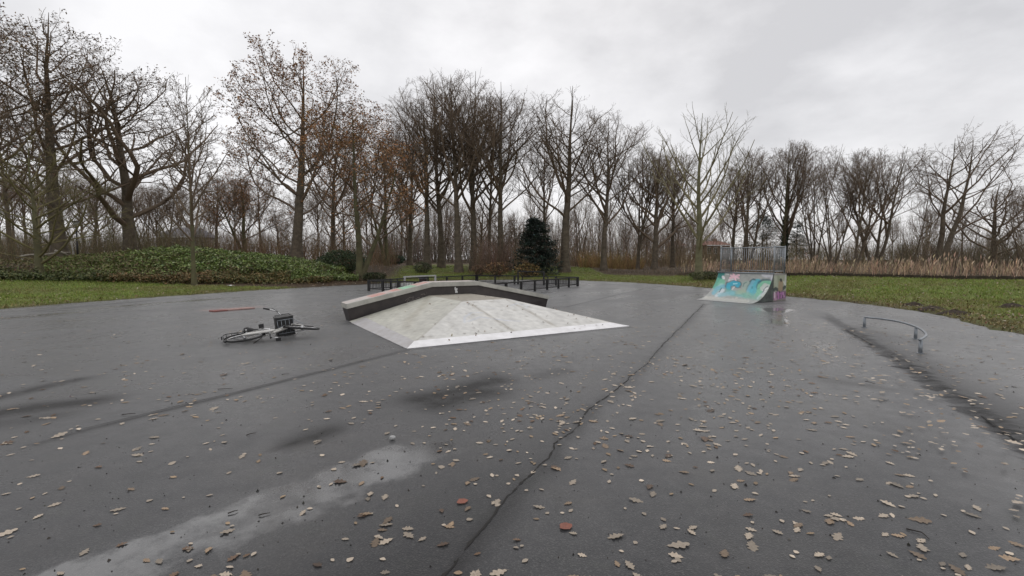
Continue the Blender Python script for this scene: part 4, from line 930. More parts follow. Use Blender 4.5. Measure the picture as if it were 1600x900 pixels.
# cap: three slabs, with paint on the upper faces
def cap_grid(i):
    (ua, za), (ub, zb) = LP[i], LP[i + 1]; n_, m2 = 90, 24
    tt, ww_ = np.meshgrid(np.linspace(0, 1, n_), np.linspace(-.03, .64, m2)); tt, ww_ = tt.ravel(), ww_.ravel()
    X = ua + (ub - ua) * tt; Zc = za + (zb - za) * tt
    c = np.tile(np.array([.46, .45, .42]), (len(X), 1)) * (1 + .12 * wob(X, ww_ * 3, 3, 2) + .08 * wob(X, ww_, 11, 3))[:, None]
    def band(a, b, col, al, w0=.06, w1=.58):
        nonlocal c
        k = (al * ss(a - .03, a + .03, X) * (1 - ss(b - .03, b + .03, X)) * ss(w0 - .02, w0 + .03, ww_) * (1 - ss(w1 - .03, w1 + .03, ww_)) * np.clip(.75 + .5 * wob(X, ww_ * 2, 6, 5), 0, 1))[:, None]; c = c * (1 - k) + k * np.array(col)
    if i == 0:
        band(-.1, .75, (.62, .50, .47), .6); band(.6, 1.0, (.62, .2, .15), .8); band(.95, 1.25, (.62, .42, .38), .7); band(1.2, 1.45, (.62, .22, .17), .85); band(1.43, 1.85, (.16, .45, .24), .9); band(1.86, 2.6, (.62, .25, .2), .7, .1, .6); band(1.5, 1.7, (.3, .6, .4), .8)
    if i == 1: band(3.72 - 1.4, 3.66, (.62, .46, .43), .5)
    V = np.c_[X, ww_, Zc]
    jj = (np.arange(m2 - 1)[:, None] * n_ + np.arange(n_ - 1)).ravel(); Fg = np.c_[jj, jj + 1, jj + n_ + 1, jj + n_]
    # skirt and underside
    V2 = V.copy(); V2[:, 2] -= CAPT; o_ = len(V)
    per = np.concatenate([np.arange(n_), np.arange(1, m2) * n_ + n_ - 1, (m2 - 1) * n_ + np.arange(n_ - 2, -1, -1), np.arange(m2 - 2, 0, -1) * n_])
    pn = np.roll(per, -1); S = np.c_[per, per + o_, pn + o_, pn]
    Bq = np.c_[0 + o_, (m2 - 1) * n_ + o_, m2 * n_ - 1 + o_, n_ - 1 + o_]
    c2 = np.tile(np.array([.42, .41, .37]), (len(V), 1)) * (1 + .15 * wob(V[:, 0], V[:, 1], 5, 3))[:, None]
    # give the skirt its own vertices so that the paint stays on top
    VS = np.vstack([V[per], V2[per]]); kk = np.arange(len(per)); kn = np.roll(kk, -1); S = np.c_[kk, kk + len(per), kn + len(per), kn] + len(V)
    CS = np.vstack([c2[per], c2[per] * .9]); Bq = np.array([[0, (m2 - 1) * n_, m2 * n_ - 1, n_ - 1]])
    Bv = V2[Bq[0]]; base = len(V) + len(VS)
    return mesh_np('cap_slab', np.vstack([V, VS, Bv]), np.vstack([Fg, S, [[base, base + 1, base + 2, base + 3]]]), {'col': np.clip(np.vstack([c, CS, np.tile([.3, .29, .26], (4, 1))]), .01, .9)}, False)
for i in range(3): link('cap_slab', cap_grid(i), M['concrete'], ledge)
# sticker and chalk scrawl on the dark side
def ledge_face(u0, z): return (u0, .026 + (1 - z / .83) * .07 - .006, z)
M['sticker'] = mk('sticker', (.72, .72, .72), (.6, .6, .6), 20, .4)
s0 = 3.02
out = [(-.05, .09), (-.02, .09), (-.005, .05), (.035, .05), (.05, .02), (.02, 0), (.045, -.04), (.05, -.085), (-.03, -.085), (-.035, -.02), (-.055, .03)]
MB().prism([ledge_face(s0 + a, .715 + b) for a, b in out], (0, -.004, 0)).build('sticker', M['sticker'], ledge)
M['chalk'] = mk('chalk', (.25, .22, .2), (.16, .14, .13), 30, .8)
sc_ = MB()
for (pts) in ([(1.55, .42), (1.6, .5), (1.68, .44), (1.72, .52), (1.8, .45)], [(1.78, .5), (1.9, .55), (1.95, .48), (2.02, .56)], [(2.12, .70), (2.13, .50)], [(1.5, .47), (1.62, .55), (1.75, .56)], [(1.95, .62), (2.05, .64), (2.08, .6)]):
    for a, b in zip(pts[:-1], pts[1:]): sc_.bar(ledge_face(*a), ledge_face(*b), .004, .012)
sc_.build('scrawl', M['chalk'], ledge)

# ------------------------------------------------------------------ quarter pipe with guard rail
QW = Vector((.56, -.83, 0)).normalized(); QD = Vector((-QW.y, QW.x, 0))
Q0 = G(1174, 474.6) - QW * 2.25
QM = Matrix(((QW.x, QD.x, 0, Q0.x), (QW.y, QD.y, 0, Q0.y), (0, 0, 1, 0), (0, 0, 0, 1)))   # local x: left to right, y: backwards, z: up
qp = empty('quarter_pipe'); qp.matrix_world = QM
tag(qp, 'small quarter pipe sprayed with turquoise graffiti and fenced at the top', 'skate ramp')
QWID, RUN, QH, DECK = 2.25, 1.45, 1.05, .92
RAD = (RUN * RUN + QH * QH) / (2 * QH); TH1 = math.asin(RUN / RAD)
ns_, nt_ = 170, 120
S_, T_ = np.meshgrid(np.linspace(0, 1, ns_), np.linspace(0, 1, nt_)); S_, T_ = S_.ravel(), T_.ravel()
th = T_ * TH1; yq = RAD * np.sin(th); zq = RAD * (1 - np.cos(th)) + .006
# graffiti drawn in flat sheet coordinates (gx across, gy down), as sprayed
zf = zq / QH; lx_ = np.interp(zf, [0, .5, 1], [-290, 6, 170]); rx_ = np.interp(zf, [0, .25, .5, .75, 1], [720, 905, 1010, 1085, 1190])
gx_ = lx_ + (rx_ - lx_) * S_; gy_ = (670 + 100 * S_) * (1 - zf) + (128 + 45 * S_) * zf
gc = np.tile(np.array([.35, .36, .34]), (len(gx_), 1)) * (1 + .10 * wob(gx_ / 60, gy_ / 60, 1, 2) + .08 * wob(gx_ / 19, gy_ / 19, 1, 5))[:, None]
def spray(pts, w, c, a=.95, soft=.25):
    global gc
    d = poly_dist(gx_ + 6 * wob(gx_ / 25, gy_ / 25, 1, 3), gy_ + 6 * wob(gx_ / 25, gy_ / 25, 1, 8), np.array(pts, float), False)
    k = (a * (1 - ss(w * (1 - soft), w * (1 + soft), d)))[:, None]; gc = gc * (1 - k) + k * np.array(c)
GR, TE, CY, PB, WH, PK, DKG = (.05, .38, .23), (.01, .21, .19), (.03, .38, .52), (.16, .43, .53), (.75, .74, .74), (.80, .52, .58), (.03, .10, .12)
spray([(230, 130), (150, 280)], 62, TE); spray([(120, 300), (10, 420)], 66, (.12, .42, .30)); spray([(190, 320), (130, 400)], 55, (.2, .52, .36)); spray([(-20, 520), (160, 400)], 42, (.36, .62, .6), .8, .5)
spray([(-60, 560), (40, 470), (210, 420)], 38, PB, .85, .5); spray([(0, 610), (150, 500)], 30, (.6, .68, .72), .8, .5); spray([(60, 540), (140, 455)], 7, DKG, .8)
spray([(-200, 640), (600, 730)], 26, (.55, .53, .48), .6, .6)
spray([(228, 245), (232, 225)], 30, WH); spray([(320, 158), (345, 165)], 22, (.55, .6, .58), .8)
spray([(330, 330), (350, 300), (400, 285)], 36, WH, .85); 
spray([(275, 450), (300, 390), (370, 360), (440, 345), (490, 370), (480, 400), (440, 405)], 62, DKG, .75, .2)
spray([(275, 455), (305, 395), (375, 365), (440, 352), (485, 375), (460, 405)], 44, CY); spray([(400, 372), (460, 368)], 14, (.3, .62, .7))
spray([(570, 480), (600, 380), (650, 345), (690, 380), (640, 440)], 40, (.30, .42, .36), .7, .4); spray([(560, 440), (590, 370), (640, 340)], 8, DKG, .6)
spray([(730, 340), (790, 300), (880, 330)], 34, DKG, .75); spray([(630, 560), (780, 340)], 64, DKG, .6); spray([(640, 550), (780, 350)], 50, PB); spray([(690, 570), (860, 330)], 56, (.08, .42, .50), .9); spray([(780, 560), (880, 330)], 20, CY, .8); spray([(720, 470), (730, 450)], 14, DKG, .5)
spray([(860, 470), (890, 390), (970, 340), (1060, 350), (1090, 420), (1040, 500)], 66, DKG, .8, .2); spray([(800, 610), (880, 420), (960, 365), (1045, 370), (1060, 440), (1000, 530)], 50, (.2, .50, .33)); spray([(900, 480), (960, 410), (1010, 430), (960, 530), (880, 620)], 40, (.50, .54, .5), .9); spray([(930, 500), (990, 470)], 12, WH, .8); spray([(880, 520), (950, 540)], 8, WH, .7); spray([(850, 600), (960, 450), (1000, 430)], 7, DKG, .7)
spray([(250, 520), (300, 560), (520, 600)], 60, (.10, .40, .38), .7, .6); spray([(60, 600), (330, 560)], 40, (.2, .48, .55), .65, .6); spray([(480, 540), (620, 600)], 50, (.26, .44, .34), .7, .5); spray([(560, 620), (760, 650)], 56, (.16, .40, .32), .75, .6); spray([(420, 560), (560, 520)], 36, (.36, .42, .3), .55, .6); spray([(330, 490), (400, 440)], 12, WH, .6); spray([(375, 670), (400, 660), (385, 650)], 14, (.55, .53, .48), .7); spray([(760, 680), (900, 560)], 16, (.5, .58, .62), .6)
spray([(1010, 200), (1170, 200), (1120, 330)], 44, (.62, .62, .66), .85, .5); spray([(1060, 230), (1100, 290)], 8, (.4, .4, .5), .6)
for k in range(6):
    a = k * math.pi / 3 + .35 + .12 * (k % 3); L_ = (112, 84, 70, 108, 86, 78)[k]; spray([(455, 222), (455 + L_ * math.cos(a), 222 - L_ * .85 * math.sin(a))], 30, DKG, .35); 
for k in range(6):
    a = k * math.pi / 3 + .35 + .12 * (k % 3); L_ = (108, 80, 66, 104, 82, 74)[k]; spray([(455, 222), (455 + L_ * math.cos(a), 222 - L_ * .85 * math.sin(a))], 21, PK)
for _ in range(26):
    a0 = rng.uniform(-100, 1000), rng.uniform(430, 700); spray([a0, (a0[0] + rng.uniform(-70, 70), a0[1] + rng.uniform(-50, 50))], rng.uniform(3, 7), [(.1, .2, .2), (.6, .62, .6), (.3, .45, .4)][rng.integers(3)], .4)
ii = (np.arange(nt_ - 1)[:, None] * ns_ + np.arange(ns_ - 1)).ravel(); Fq = np.c_[ii, ii + 1, ii + ns_ + 1, ii + ns_]
M['ramp_print'] = mk_attr('ramp_paint', .45, 9, .08)
link('riding_surface', mesh_np('riding_surface', np.c_[S_ * QWID, yq, zq], Fq, {'col': np.clip(gc, .02, .9)}), M['ramp_print'], qp)
# thin toe sheet
MB().box((QWID / 2, -.06, .009), (QWID, .16, .006)).build('toe_plate', M['plate_grey'], qp)
cs = [(RAD * math.sin(TH1 * k / 24), RAD * (1 - math.cos(TH1 * k / 24))) for k in range(25)]
M['side_dark'] = mk('ramp_side_paint', (.028, .032, .034), (.10, .12, .105), 5, .5)
M['board'] = mk('ramp_board', (.34, .33, .30), (.25, .24, .22), 6, .6)
for x0, nm in ((-.02, 'side_panel'), (QWID, 'side_panel')):
    MB().prism([(x0, RUN, .03)] + [(x0, max(a, .12), max(b - .012, .012)) for a, b in cs[2:]] + [(x0, RUN, QH)], (.02, 0, 0)).build(nm, M['side_dark'], qp)
MB().box((QWID / 2, RUN + DECK / 2, QH - .03), (QWID + .04, DECK, .06)).build('deck', M['board'], qp)
MB().box((QWID / 2, RUN + DECK - .011, (QH - .06) / 2), (QWID + .03, .02, QH - .062)).build('back_panel', M['board'], qp)
MB().box((-.008, RUN + DECK / 2 - .012, (QH - .06) / 2), (.02, DECK - .026, QH - .064)).build('deck_side', M['board'], qp)
# right deck side: grid with sprayed colours
a_, b_ = np.meshgrid(np.linspace(0, 1, 60), np.linspace(0, 1, 70)); a_, b_ = a_.ravel(), b_.ravel()
gx_ = 1195 + a_ * 285; gy_ = 715 - b_ * 555
gc = np.tile(np.array([.36, .38, .29]), (len(gx_), 1)) * (1 + .14 * wob(gx_ / 40, gy_ / 40, 1, 2))[:, None]
spray([(1230, 180), (1250, 400)], 30, (.42, .46, .36), .8, .5); spray([(1470, 170), (1460, 380)], 26, (.55, .56, .52), .9, .5); spray([(1300, 180), (1330, 330)], 30, (.26, .30, .2), .7, .6)
spray([(1200, 470), (1240, 440), (1300, 480), (1380, 470), (1450, 420)], 34, (.035, .05, .05), .95, .4); spray([(1355, 320), (1350, 460)], 52, (.36, .27, .17), .95); spray([(1352, 250), (1358, 262)], 26, (.02, .02, .02)); spray([(1352, 280), (1362, 300)], 12, (.02, .02, .02)); spray([(1420, 300), (1450, 370)], 12, (.7, .7, .64), .9)
spray([(1210, 600), (1460, 590)], 90, (.22, .10, .20), .95, .3); spray([(1230, 560), (1250, 690)], 30, (.52, .30, .42), .9, .4); spray([(1300, 520), (1310, 660)], 14, (.50, .20, .44)); spray([(1340, 560), (1400, 540), (1380, 640)], 14, (.42, .16, .40)); spray([(1420, 540), (1440, 640)], 12, (.55, .3, .5)); spray([(1220, 520), (1225, 640)], 8, WH, .8); spray([(1275, 600), (1275, 650)], 9, (.05, .03, .05)); spray([(1410, 600), (1405, 650)], 9, (.05, .03, .05)); spray([(1330, 500), (1330, 540)], 8, (.05, .03, .05)); spray([(1200, 700), (1470, 700)], 14, (.16, .13, .13), .8)
ii = (np.arange(69)[:, None] * 60 + np.arange(59)).ravel(); Fq = np.c_[ii, ii + 1, ii + 61, ii + 60]
gs = link('deck_side', mesh_np('deck_side', np.c_[np.full(len(a_), QWID + .022), RUN + a_ * DECK, .008 + b_ * (QH - .07)], Fq, {'col': np.clip(gc, .01, .9)}, False), M['ramp_print'], qp)
so = gs.modifiers.new('thick', 'SOLIDIFY'); so.thickness = .018; so.offset = -1
MB().tube([(-.03, RUN - .01, QH + .012), (QWID + .03, RUN - .01, QH + .012)], .03, 10).build('coping', M['rail_steel'], qp, True)
rail_me = MB().tube([(0, 0, 0), (0, 0, .90)], .009, 6).mesh('bar', True); rail_me.materials.append(M['galv'])
def rail_panel(a, b, nbar):
    a, b = Vector(a), Vector(b); top = Vector((0, 0, 1.02)); low = Vector((0, 0, .09))
    g_ = MB().tube([a + top, b + top], .021, 8).build('guard_rail', M['galv'], qp, True); MB().tube([a + low, b + low], .016, 8).build('lower_rail', M['galv'], g_, True)
    for q in (a, b): MB().tube([q, q + Vector((0, 0, 1.06))], .021, 8).build('post', M['galv'], g_, True)
    for k in range(nbar):
        q = a + (b - a) * (k + 1) / (nbar + 1) + Vector((0, 0, .1)); ob = link('bar', rail_me, None, g_); ob.location = q
yb = RUN + DECK - .04
rail_panel((.03, RUN + .09, QH), (.03, yb - .05, QH), 8); rail_panel((QWID - .03, RUN + .09, QH), (QWID - .03, yb - .05, QH), 8)
rail_panel((.03, yb, QH), (QWID - .03, yb, QH), 23)
for xx in (.03, QWID - .03): MB().tube([(xx, RUN + .09, QH + 1.05), (xx, RUN + .09, QH + 1.085)], .032, 10).build('post_cap', M['white_paint'], qp, True)

# ------------------------------------------------------------------ bent grind rail on the right
rail = empty('grind_rail', G(1437, 552)); tag(rail, 'low grey bent grind rail on three posts at the right of the asphalt', 'grind rail')
base = rail.location.copy(); RZ = .245
key = [G(*q, RZ) - base for q in ((1351, 495.5), (1376, 498), (1402, 502), (1424, 508), (1437, 513.5), (1445, 519.5), (1446.5, 525), (1437, 531))]
def catmull(P, k=8):
    out = []
    for i in range(len(P) - 1):
        p0, p1, p2, p3 = P[max(i - 1, 0)], P[i], P[i + 1], P[min(i + 2, len(P) - 1)]
        for j in range(k):
            t = j / k; out.append(.5 * ((2 * p1) + (p2 - p0) * t + (2 * p0 - 5 * p1 + 4 * p2 - p3) * t * t + (3 * p1 - p0 - 3 * p2 + p3) * t ** 3))
    return out + [P[-1]]
MB().tube(catmull(key), .021, 10).build('rail_tube', M['rail_steel'], rail, True)
for q in ((1351, 508), (1428.5, 529.5), (1437, 552)):
    b_ = G(*q) - base; tp = min(catmull(key), key=lambda k: (k.xy - b_.xy).length)
    po = MB().tube([Vector((tp.x, tp.y, -.03)), Vector((tp.x, tp.y, RZ - .015))], .03, 10).build('post', M['rail_steel'], rail, True)
    MB().tube([Vector((tp.x, tp.y, -.02)), Vector((tp.x, tp.y, .012))], .055, 12).build('base_plate', M['rail_steel'], po)

# ------------------------------------------------------------------ low red kerb
ka, kb = G(333, 488), G(399, 482.5); kd = (kb - ka); kl = kd.length
kerb = empty('red_kerb', (ka + kb) / 2, math.atan2(kd.y, kd.x)); tag(kerb, 'low red painted block lying behind the fallen bicycle', 'kerb block')
M['red_block'] = mk('red_block', (.40, .25, .22), (.32, .21, .19), 6, .65, bs=.3, bscale=30); M['red_block2'] = mk('red_block_side', (.28, .10, .085), (.22, .10, .09), 6, .7, bs=.3, bscale=30)
for i in range(3):
    w3 = kl / 3
    MB().box((-kl / 2 + w3 * (i + .5), .15, .0225), (w3 - .012, 0.3, .045 + .005 * (i % 2))).build('block', M['red_block'] if i else M['red_block2'], kerb, bevel=.01)

# ------------------------------------------------------------------ small fenced pitch with two goals
PN, PR_, PL = Vector((-.96, 20.4, 0)), Vector((3.93, 28.4, 0)), Vector((-7.25, 24.1, 0)); PF = PR_ + PL - PN
post_me = MB().box((0, 0, .28), (.095, .095, .56)).mesh('post'); post_me.materials.append(M['black_metal'])
def fence(a, b, n_, label, g0=None):
    d = b - a; o = empty('low_fence', a, math.atan2(d.y, d.x)); tag(o, label, 'fence', 'black fences round the small pitch'); Ln = d.length
    for k in range(n_ + 1):
        if g0 and g0[0] + .1 < k * Ln / n_ < g0[1] - .1: continue
        po = link('post', post_me, None, o); po.location = (min(max(k * Ln / n_, .06), Ln - .06), 0, 0)
    for (s0, s1) in ([(0, Ln)] if not g0 else [(0, g0[0]), (g0[1], Ln)]):
        MB().box(((s0 + s1) / 2, 0, .535), (s1 - s0 - .02, .055, .06)).build('top_rail', M['black_metal'], o)
        MB().box(((s0 + s1) / 2, 0, .11), (s1 - s0 - .02, .03, .035)).build('bottom_rail', M['black_metal'], o)
        bars = MB(); k = s0 + .1
        while k < s1 - .05: bars.box((k, 0, .32), (.013, .013, .4)); k += .1
        bars.build('infill_bars', M['black_metal'], o)['kind'] = 'stuff'
fence(PL, PN, 7, 'black low fence with fine bars on the near left side of the small pitch')
fence(PN, PR_, 7, 'black low fence on the near right side of the small pitch')
fence(PL, PF, 6, 'black low fence of the small pitch holding the white goal', (2.55, 5.2))
fence(PF, PR_, 5, 'black low fence of the small pitch holding the black goal', (3.15, 5.05))
def goal(a, b, s0, s1, h_, mat, label, boardm):
    d = (b - a).normalized(); o = empty('small_goal', a + d * s0, math.atan2(d.y, d.x)); w = s1 - s0; tag(o, label, 'goal')
    for s in (.04, w - .04): MB().box((s, 0, h_ / 2), (.085, .085, h_)).build('post', mat, o)
    MB().box((w / 2, 0, h_ - .035), (w - .17, .07, .07)).build('crossbar', mat, o)
    MB().box((w / 2, .55, .52), (w, .05, .05)).build('back_bar', M['black_metal'], o)
    for s in (.04, w - .04):
        MB().bar((s, .045, h_ - .15), (s, .52, .52), .04).build('side_bar', M['black_metal'], o); MB().box((s, .55, .245), (.06, .06, .49)).build('back_post', M['black_metal'], o)
    MB().box((w / 2, .5, .15), (w - .1, .03, .22)).build('kick_board', boardm, o)
    br = MB(); k = .12
    while k < w - .1: br.box((k, .55, .26), (.008, .008, .46)); k += .1
    br.build('back_bars', M['black_metal'], o)['kind'] = 'stuff'
goal(PL, PF, 2.55, 5.2, .67, M['white_worn'], 'small white framed goal on the left side of the small pitch', M['white_paint'])
goal(PF, PR_, 3.15, 5.05, .86, M['black_metal'], 'small black framed goal on the right side of the small pitch', M['plate_grey'])
qb = Vector((GX(661, 29.6), 29.6, 0)); o = empty('litter_bin', qb); tag(o, 'dark litter bin behind the white goal', 'litter bin')
MB().tube([(0, 0, .02), (0, 0, .5)], [.21, .26], 14).build('bin_body', mk('dark_bin', (.03, .022, .022), (.05, .03, .03), 5, .5), o)
MB().tube([(0, 0, .5), (0, 0, .56), (0, 0, .61)], [.31, .31, .2], 14).build('lid', M['plastic'], o)
MB().tube([(.27 * math.cos(a), .27 * math.sin(a), .42) for a in np.linspace(0, 6.283, 15)[:-1]], .012, 6, closed=True).build('band', M['galv'], o)
# ------------------------------------------------------------------ fallen bicycle
bf = Vector((.825, .55, .11)).normalized(); bu = Vector((-.55, .83, .03)); bu = (bu - bu.dot(bf) * bf).normalized(); br_ = bf.cross(bu); bl_ = -br_
bike = empty('bicycle'); BORG = Vector((-5.12, 9.12, .105))
bike.matrix_world = Matrix(((bf.x, bl_.x, bu.x, BORG.x), (bf.y, bl_.y, bu.y, BORG.y), (bf.z, bl_.z, bu.z, BORG.z), (0, 0, 0, 1))) @ Matrix.Scale(.94, 4)   # x forward, y to its left, z up
tag(bike, 'silver bicycle with a black front crate lying on its side on the asphalt', 'bicycle')
ST = math.radians(15); HT = Vector((.86, 0, .60)); HB = Vector((.95, 0, .34)); SAX = (HT - HB).normalized(); SM = Matrix.Rotation(ST, 3, SAX)
def st(p): return SM @ (Vector(p) - HB) + HB           # turned with the steering
def ring(c, R, r, name, mat, parent, f=lambda p: p, n=40, m_=8):
    pts = [f(Vector(c) + Vector((R * math.cos(a), 0, R * math.sin(a)))) for a in np.linspace(0, 2 * math.pi, n + 1)[:-1]]
    return MB().tube(pts, r, m_, closed=True).build(name, mat, parent, True)
def wheel(name, c, f):
    w = MB().tube([f(Vector(c) + Vector((0, -.045, 0))), f(Vector(c) + Vector((0, .045, 0)))], .028, 10).build(name, M['chrome'], bike, True)
    ring(c, .335, .021, 'tyre', M['rubber'], w, f, 44, 8); ring(c, .307, .012, 'rim', M['chrome'], w, f, 44, 6)
    s = MB()
    for k in range(28):
        a = k * 2 * math.pi / 28; b = a + (.5 if k % 2 else -.5); y = .03 if k % 4 < 2 else -.03
        s.tube([f(Vector(c) + Vector((.026 * math.cos(b), y, .026 * math.sin(b)))), f(Vector(c) + Vector((.305 * math.cos(a), 0, .305 * math.sin(a))))], .0022, 4, False)
    s.build('spokes', M['chrome'], w)['kind'] = 'stuff'
    return w
ident = lambda p: Vector(p)
wheel('rear_wheel', (0, 0, 0), ident); FH = Vector((1.10, 0, -.0)); wheel('front_wheel', FH, st)
fr = MB(); BB = (.46, 0, -.06); STOP = Vector((.22, 0, .50))
fr.tube([BB, STOP], .017, 8); fr.tube(catmull([HB + Vector((-.02, 0, .08)), Vector((.80, 0, .22)), Vector((.62, 0, .03)), Vector(BB)], 6), .024, 10); fr.tube(catmull([HT + Vector((.01, 0, -.05)), Vector((.74, 0, .34)), Vector((.55, 0, .16)), Vector((.37, 0, .17))], 6), .016, 8)
fr.tube([HT, HB], .022, 10)
for s in (-1, 1):
    fr.tube([(.44, s * .03, -.05), (.2, s * .055, -.02), (0, s * .06, 0)], .011, 8); fr.tube([(.29, s * .02, .44), (.1, s * .055, .15), (0, s * .06, 0)], .009, 8)
fr.build('frame', M['silver_paint'], bike, True)
fk = MB()
for s in (-1, 1): fk.tube([st(q) for q in (HB + Vector((0, s * .05, .02)), HB + Vector((.05, s * .055, -.12)), FH + Vector((-.05, s * .055, .1)), FH + Vector((0, s * .055, 0)))], [.014, .013, .011, .009], 8)
fk.tube([st(HB + Vector((0, -.055, .02))), st(HB + Vector((0, .055, .02)))], .016, 8); fk.build('fork', M['silver_paint'], bike, True)
hb = MB().tube([st(HT), st(HT + SAX * .30), st(HT + SAX * .32 + Vector((.03, 0, 0)))], .013, 8)
stem_top = HT + SAX * .32 + Vector((.03, 0, 0))
for s in (-1, 1): hb.tube([st(q) for q in catmull([stem_top, stem_top + Vector((.03, s * .14, .03)), stem_top + Vector((-.06, s * .27, .05)), stem_top + Vector((-.26, s * .325, .04))], 6)], .0115, 8)
ho = hb.build('handlebar', M['chrome'], bike, True)
for s in (-1, 1):
    MB().tube([st(stem_top + Vector((-.24, s * .322, .042))), st(stem_top + Vector((-.37, s * .335, .03)))], .018, 8).build('grip', M['rubber'], ho, True)
    MB().tube([st(stem_top + Vector((-.06, s * .275, .03))), st(stem_top + Vector((-.2, s * .36, .0)))], .006, 6).build('brake_lever', M['plastic'], ho, True)
sd_ = MB()                                             # saddle: wide at the back, drooping nose
sl = [(-.13, .03, .0), (-.11, .085, .02), (-.04, .095, .03), (.03, .06, .028), (.10, .03, .02), (.16, .018, .006)]
vs_, fs_ = [], []
for (x_, w_, z_) in sl:
    for j in range(10):
        a = 2 * math.pi * j / 10; vs_.append((.16 + x_, w_ * math.cos(a), .64 + z_ + (.03 if math.sin(a) > 0 else .045) * math.sin(a)))
for i in range(5):
    for j in range(10): fs_.append((i * 10 + j, i * 10 + 10 + j, i * 10 + 10 + (j + 1) % 10, i * 10 + (j + 1) % 10))
fs_ += [tuple(range(10))[::-1], tuple(range(50, 60))]
so_ = MB().add(vs_, fs_).build('saddle', M['plastic'], bike, True)
MB().tube([STOP - Vector((-.02, 0, .06)), Vector((.18, 0, .61))], .013, 8).build('seat_post', M['chrome'], so_, True)
for k in range(3): MB().tube([(.07, -.05 + .05 * k, .61), (.09, -.05 + .05 * k, .58), (.07, -.05 + .05 * k, .55), (.09, -.05 + .05 * k, .52)], .012, 6).build('spring', M['chrome'], so_, True)
# rear mudguard, carrier, chain case, cranks
mg = MB()
def guard(c, R, a0, a1, f, name, w_=.03):
    n_ = 26; vs_, fs_ = [], []
    for i in range(n_):
        a = a0 + (a1 - a0) * i / (n_ - 1)
        for (dy, dr) in ((-w_, -.012), (-w_ * .5, .006), (w_ * .5, .006), (w_, -.012)): vs_.append(f(Vector(c) + Vector(((R + dr) * math.cos(a), dy, (R + dr) * math.sin(a)))))
    for i in range(n_ - 1):
        for j in range(3): fs_.append((i * 4 + j, i * 4 + 4 + j, i * 4 + 5 + j, i * 4 + 1 + j))
    ob = MB().add(vs_, fs_).build(name, M['plastic'], bike, True); m2 = ob.modifiers.new('thick', 'SOLIDIFY'); m2.thickness = .003
guard((0, 0, 0), .372, -.25, 3.6, ident, 'mudguard'); guard(FH, .372, .7, 3.3, st, 'mudguard')
cr_ = MB()
for s in (-1, 1):
    cr_.tube([(.22, s * .05, .40), (-.30, s * .06, .40), (-.36, s * .04, .40)], .007, 6); cr_.tube([(-.20, s * .06, .40), (0, s * .068, .0)], .006, 6); cr_.tube([(-.02, s * .06, .40), (0, s * .068, .0)], .006, 6)
for x_ in (.1, 0, -.1, -.2, -.30): cr_.tube([(x_, -.06, .40), (x_, .06, .40)], .006, 6)
cr_.tube([(-.36, -.04, .40), (-.36, .04, .40)], .007, 6)
cr_.build('rear_carrier', M['black_metal'], bike, True)
MB().box((-.39, 0, .36), (.02, .07, .06)).build('rear_light', M['plastic'], bike)
# long pale chain case on the upper (right) side
prof = [(.56, -.072, -.06), (.52, -.072, .02), (.44, -.072, .045), (.02, -.072, .05), (-.06, -.072, .0), (.0, -.072, -.05), (.42, -.072, -.155), (.52, -.072, -.13)]
MB().prism(prof, (0, .028, 0)).build('chain_case', M['silver_paint'], bike, bevel=.006)
ck = MB().tube([(.46, -.11, -.06), (.46, .11, -.06)], .014, 8)
ck.tube([(.46, -.10, -.06), (.33, -.115, .03)], .010, 8); ck.tube([(.46, .09, -.06), (.59, .10, -.15)], .010, 8)
co = ck.build('crank', M['chrome'], bike, True)
for (c, s) in (((.33, -.17, .03), -1), ((.59, .15, -.15), 1)):
    MB().box(c, (.095, .085, .028)).build('pedal', M['rubber'], co, bevel=.006)
ks = MB().tube([(.30, .05, -.08), (.10, .13, -.22)], .009, 8); ks.build('kickstand', M['black_metal'], bike, True)
# front carrier and crate: an open box of four slatted walls
fc_ = MB(); CX, CZ = .84, .47
for s in (-1, 1): fc_.tube([(CX - .15, s * .15, CZ), (CX + .17, s * .15, CZ)], .008, 6); fc_.tube([(CX + .16, s * .15, CZ), FH + Vector((.03, s * .075, .0))], .007, 6)
for k in range(5): fc_.tube([(CX - .15 + .08 * k, -.15, CZ), (CX - .15 + .08 * k, .15, CZ)], .006, 6)
fc_.tube([(HT.x, 0, CZ), (CX - .15, 0, CZ)], .011, 6); fc_.build('front_carrier', M['rail_steel'], bike, True)
crate = MB().box((CX, 0, CZ + .02), (.36, .42, .016)).build('crate', M['plastic'], bike)
def cwall(c, d, ax):
    for k in range(4):
        q = Vector(c) + Vector((0, 0, -.10 + .068 * k)); MB().box(q, (d[0], d[1], .064 if k != 3 else .05)).build('crate_slat', M['plastic'], crate)
cz_ = CZ + .15
cwall((CX - .175, 0, cz_), (.014, .42, 0), 0); cwall((CX + .175, 0, cz_), (.014, .42, 0), 0); cwall((CX, -.205, cz_), (.34, .014, 0), 1); cwall((CX, .205, cz_), (.34, .014, 0), 1)
for sx in (-1, 1):
    for sy in (-1, 1): MB().box((CX + sx * .171, sy * .201, cz_), (.03, .03, .27)).build('crate_corner', M['plastic'], crate)
for sy in (-1, 1): MB().tube([(CX - .15, sy * .214, cz_ + .02), (CX - .15, sy * .224, cz_ + .16), (CX + .15, sy * .224, cz_ + .16), (CX + .15, sy * .214, cz_ + .02)], .008, 6).build('crate_handle', M['plastic'], crate, True)
MB().tube([(CX + .22, 0, CZ - .04), (CX + .26, 0, CZ - .04)], [.035, .03], 10).build('headlight', M['plastic'], bike, True)

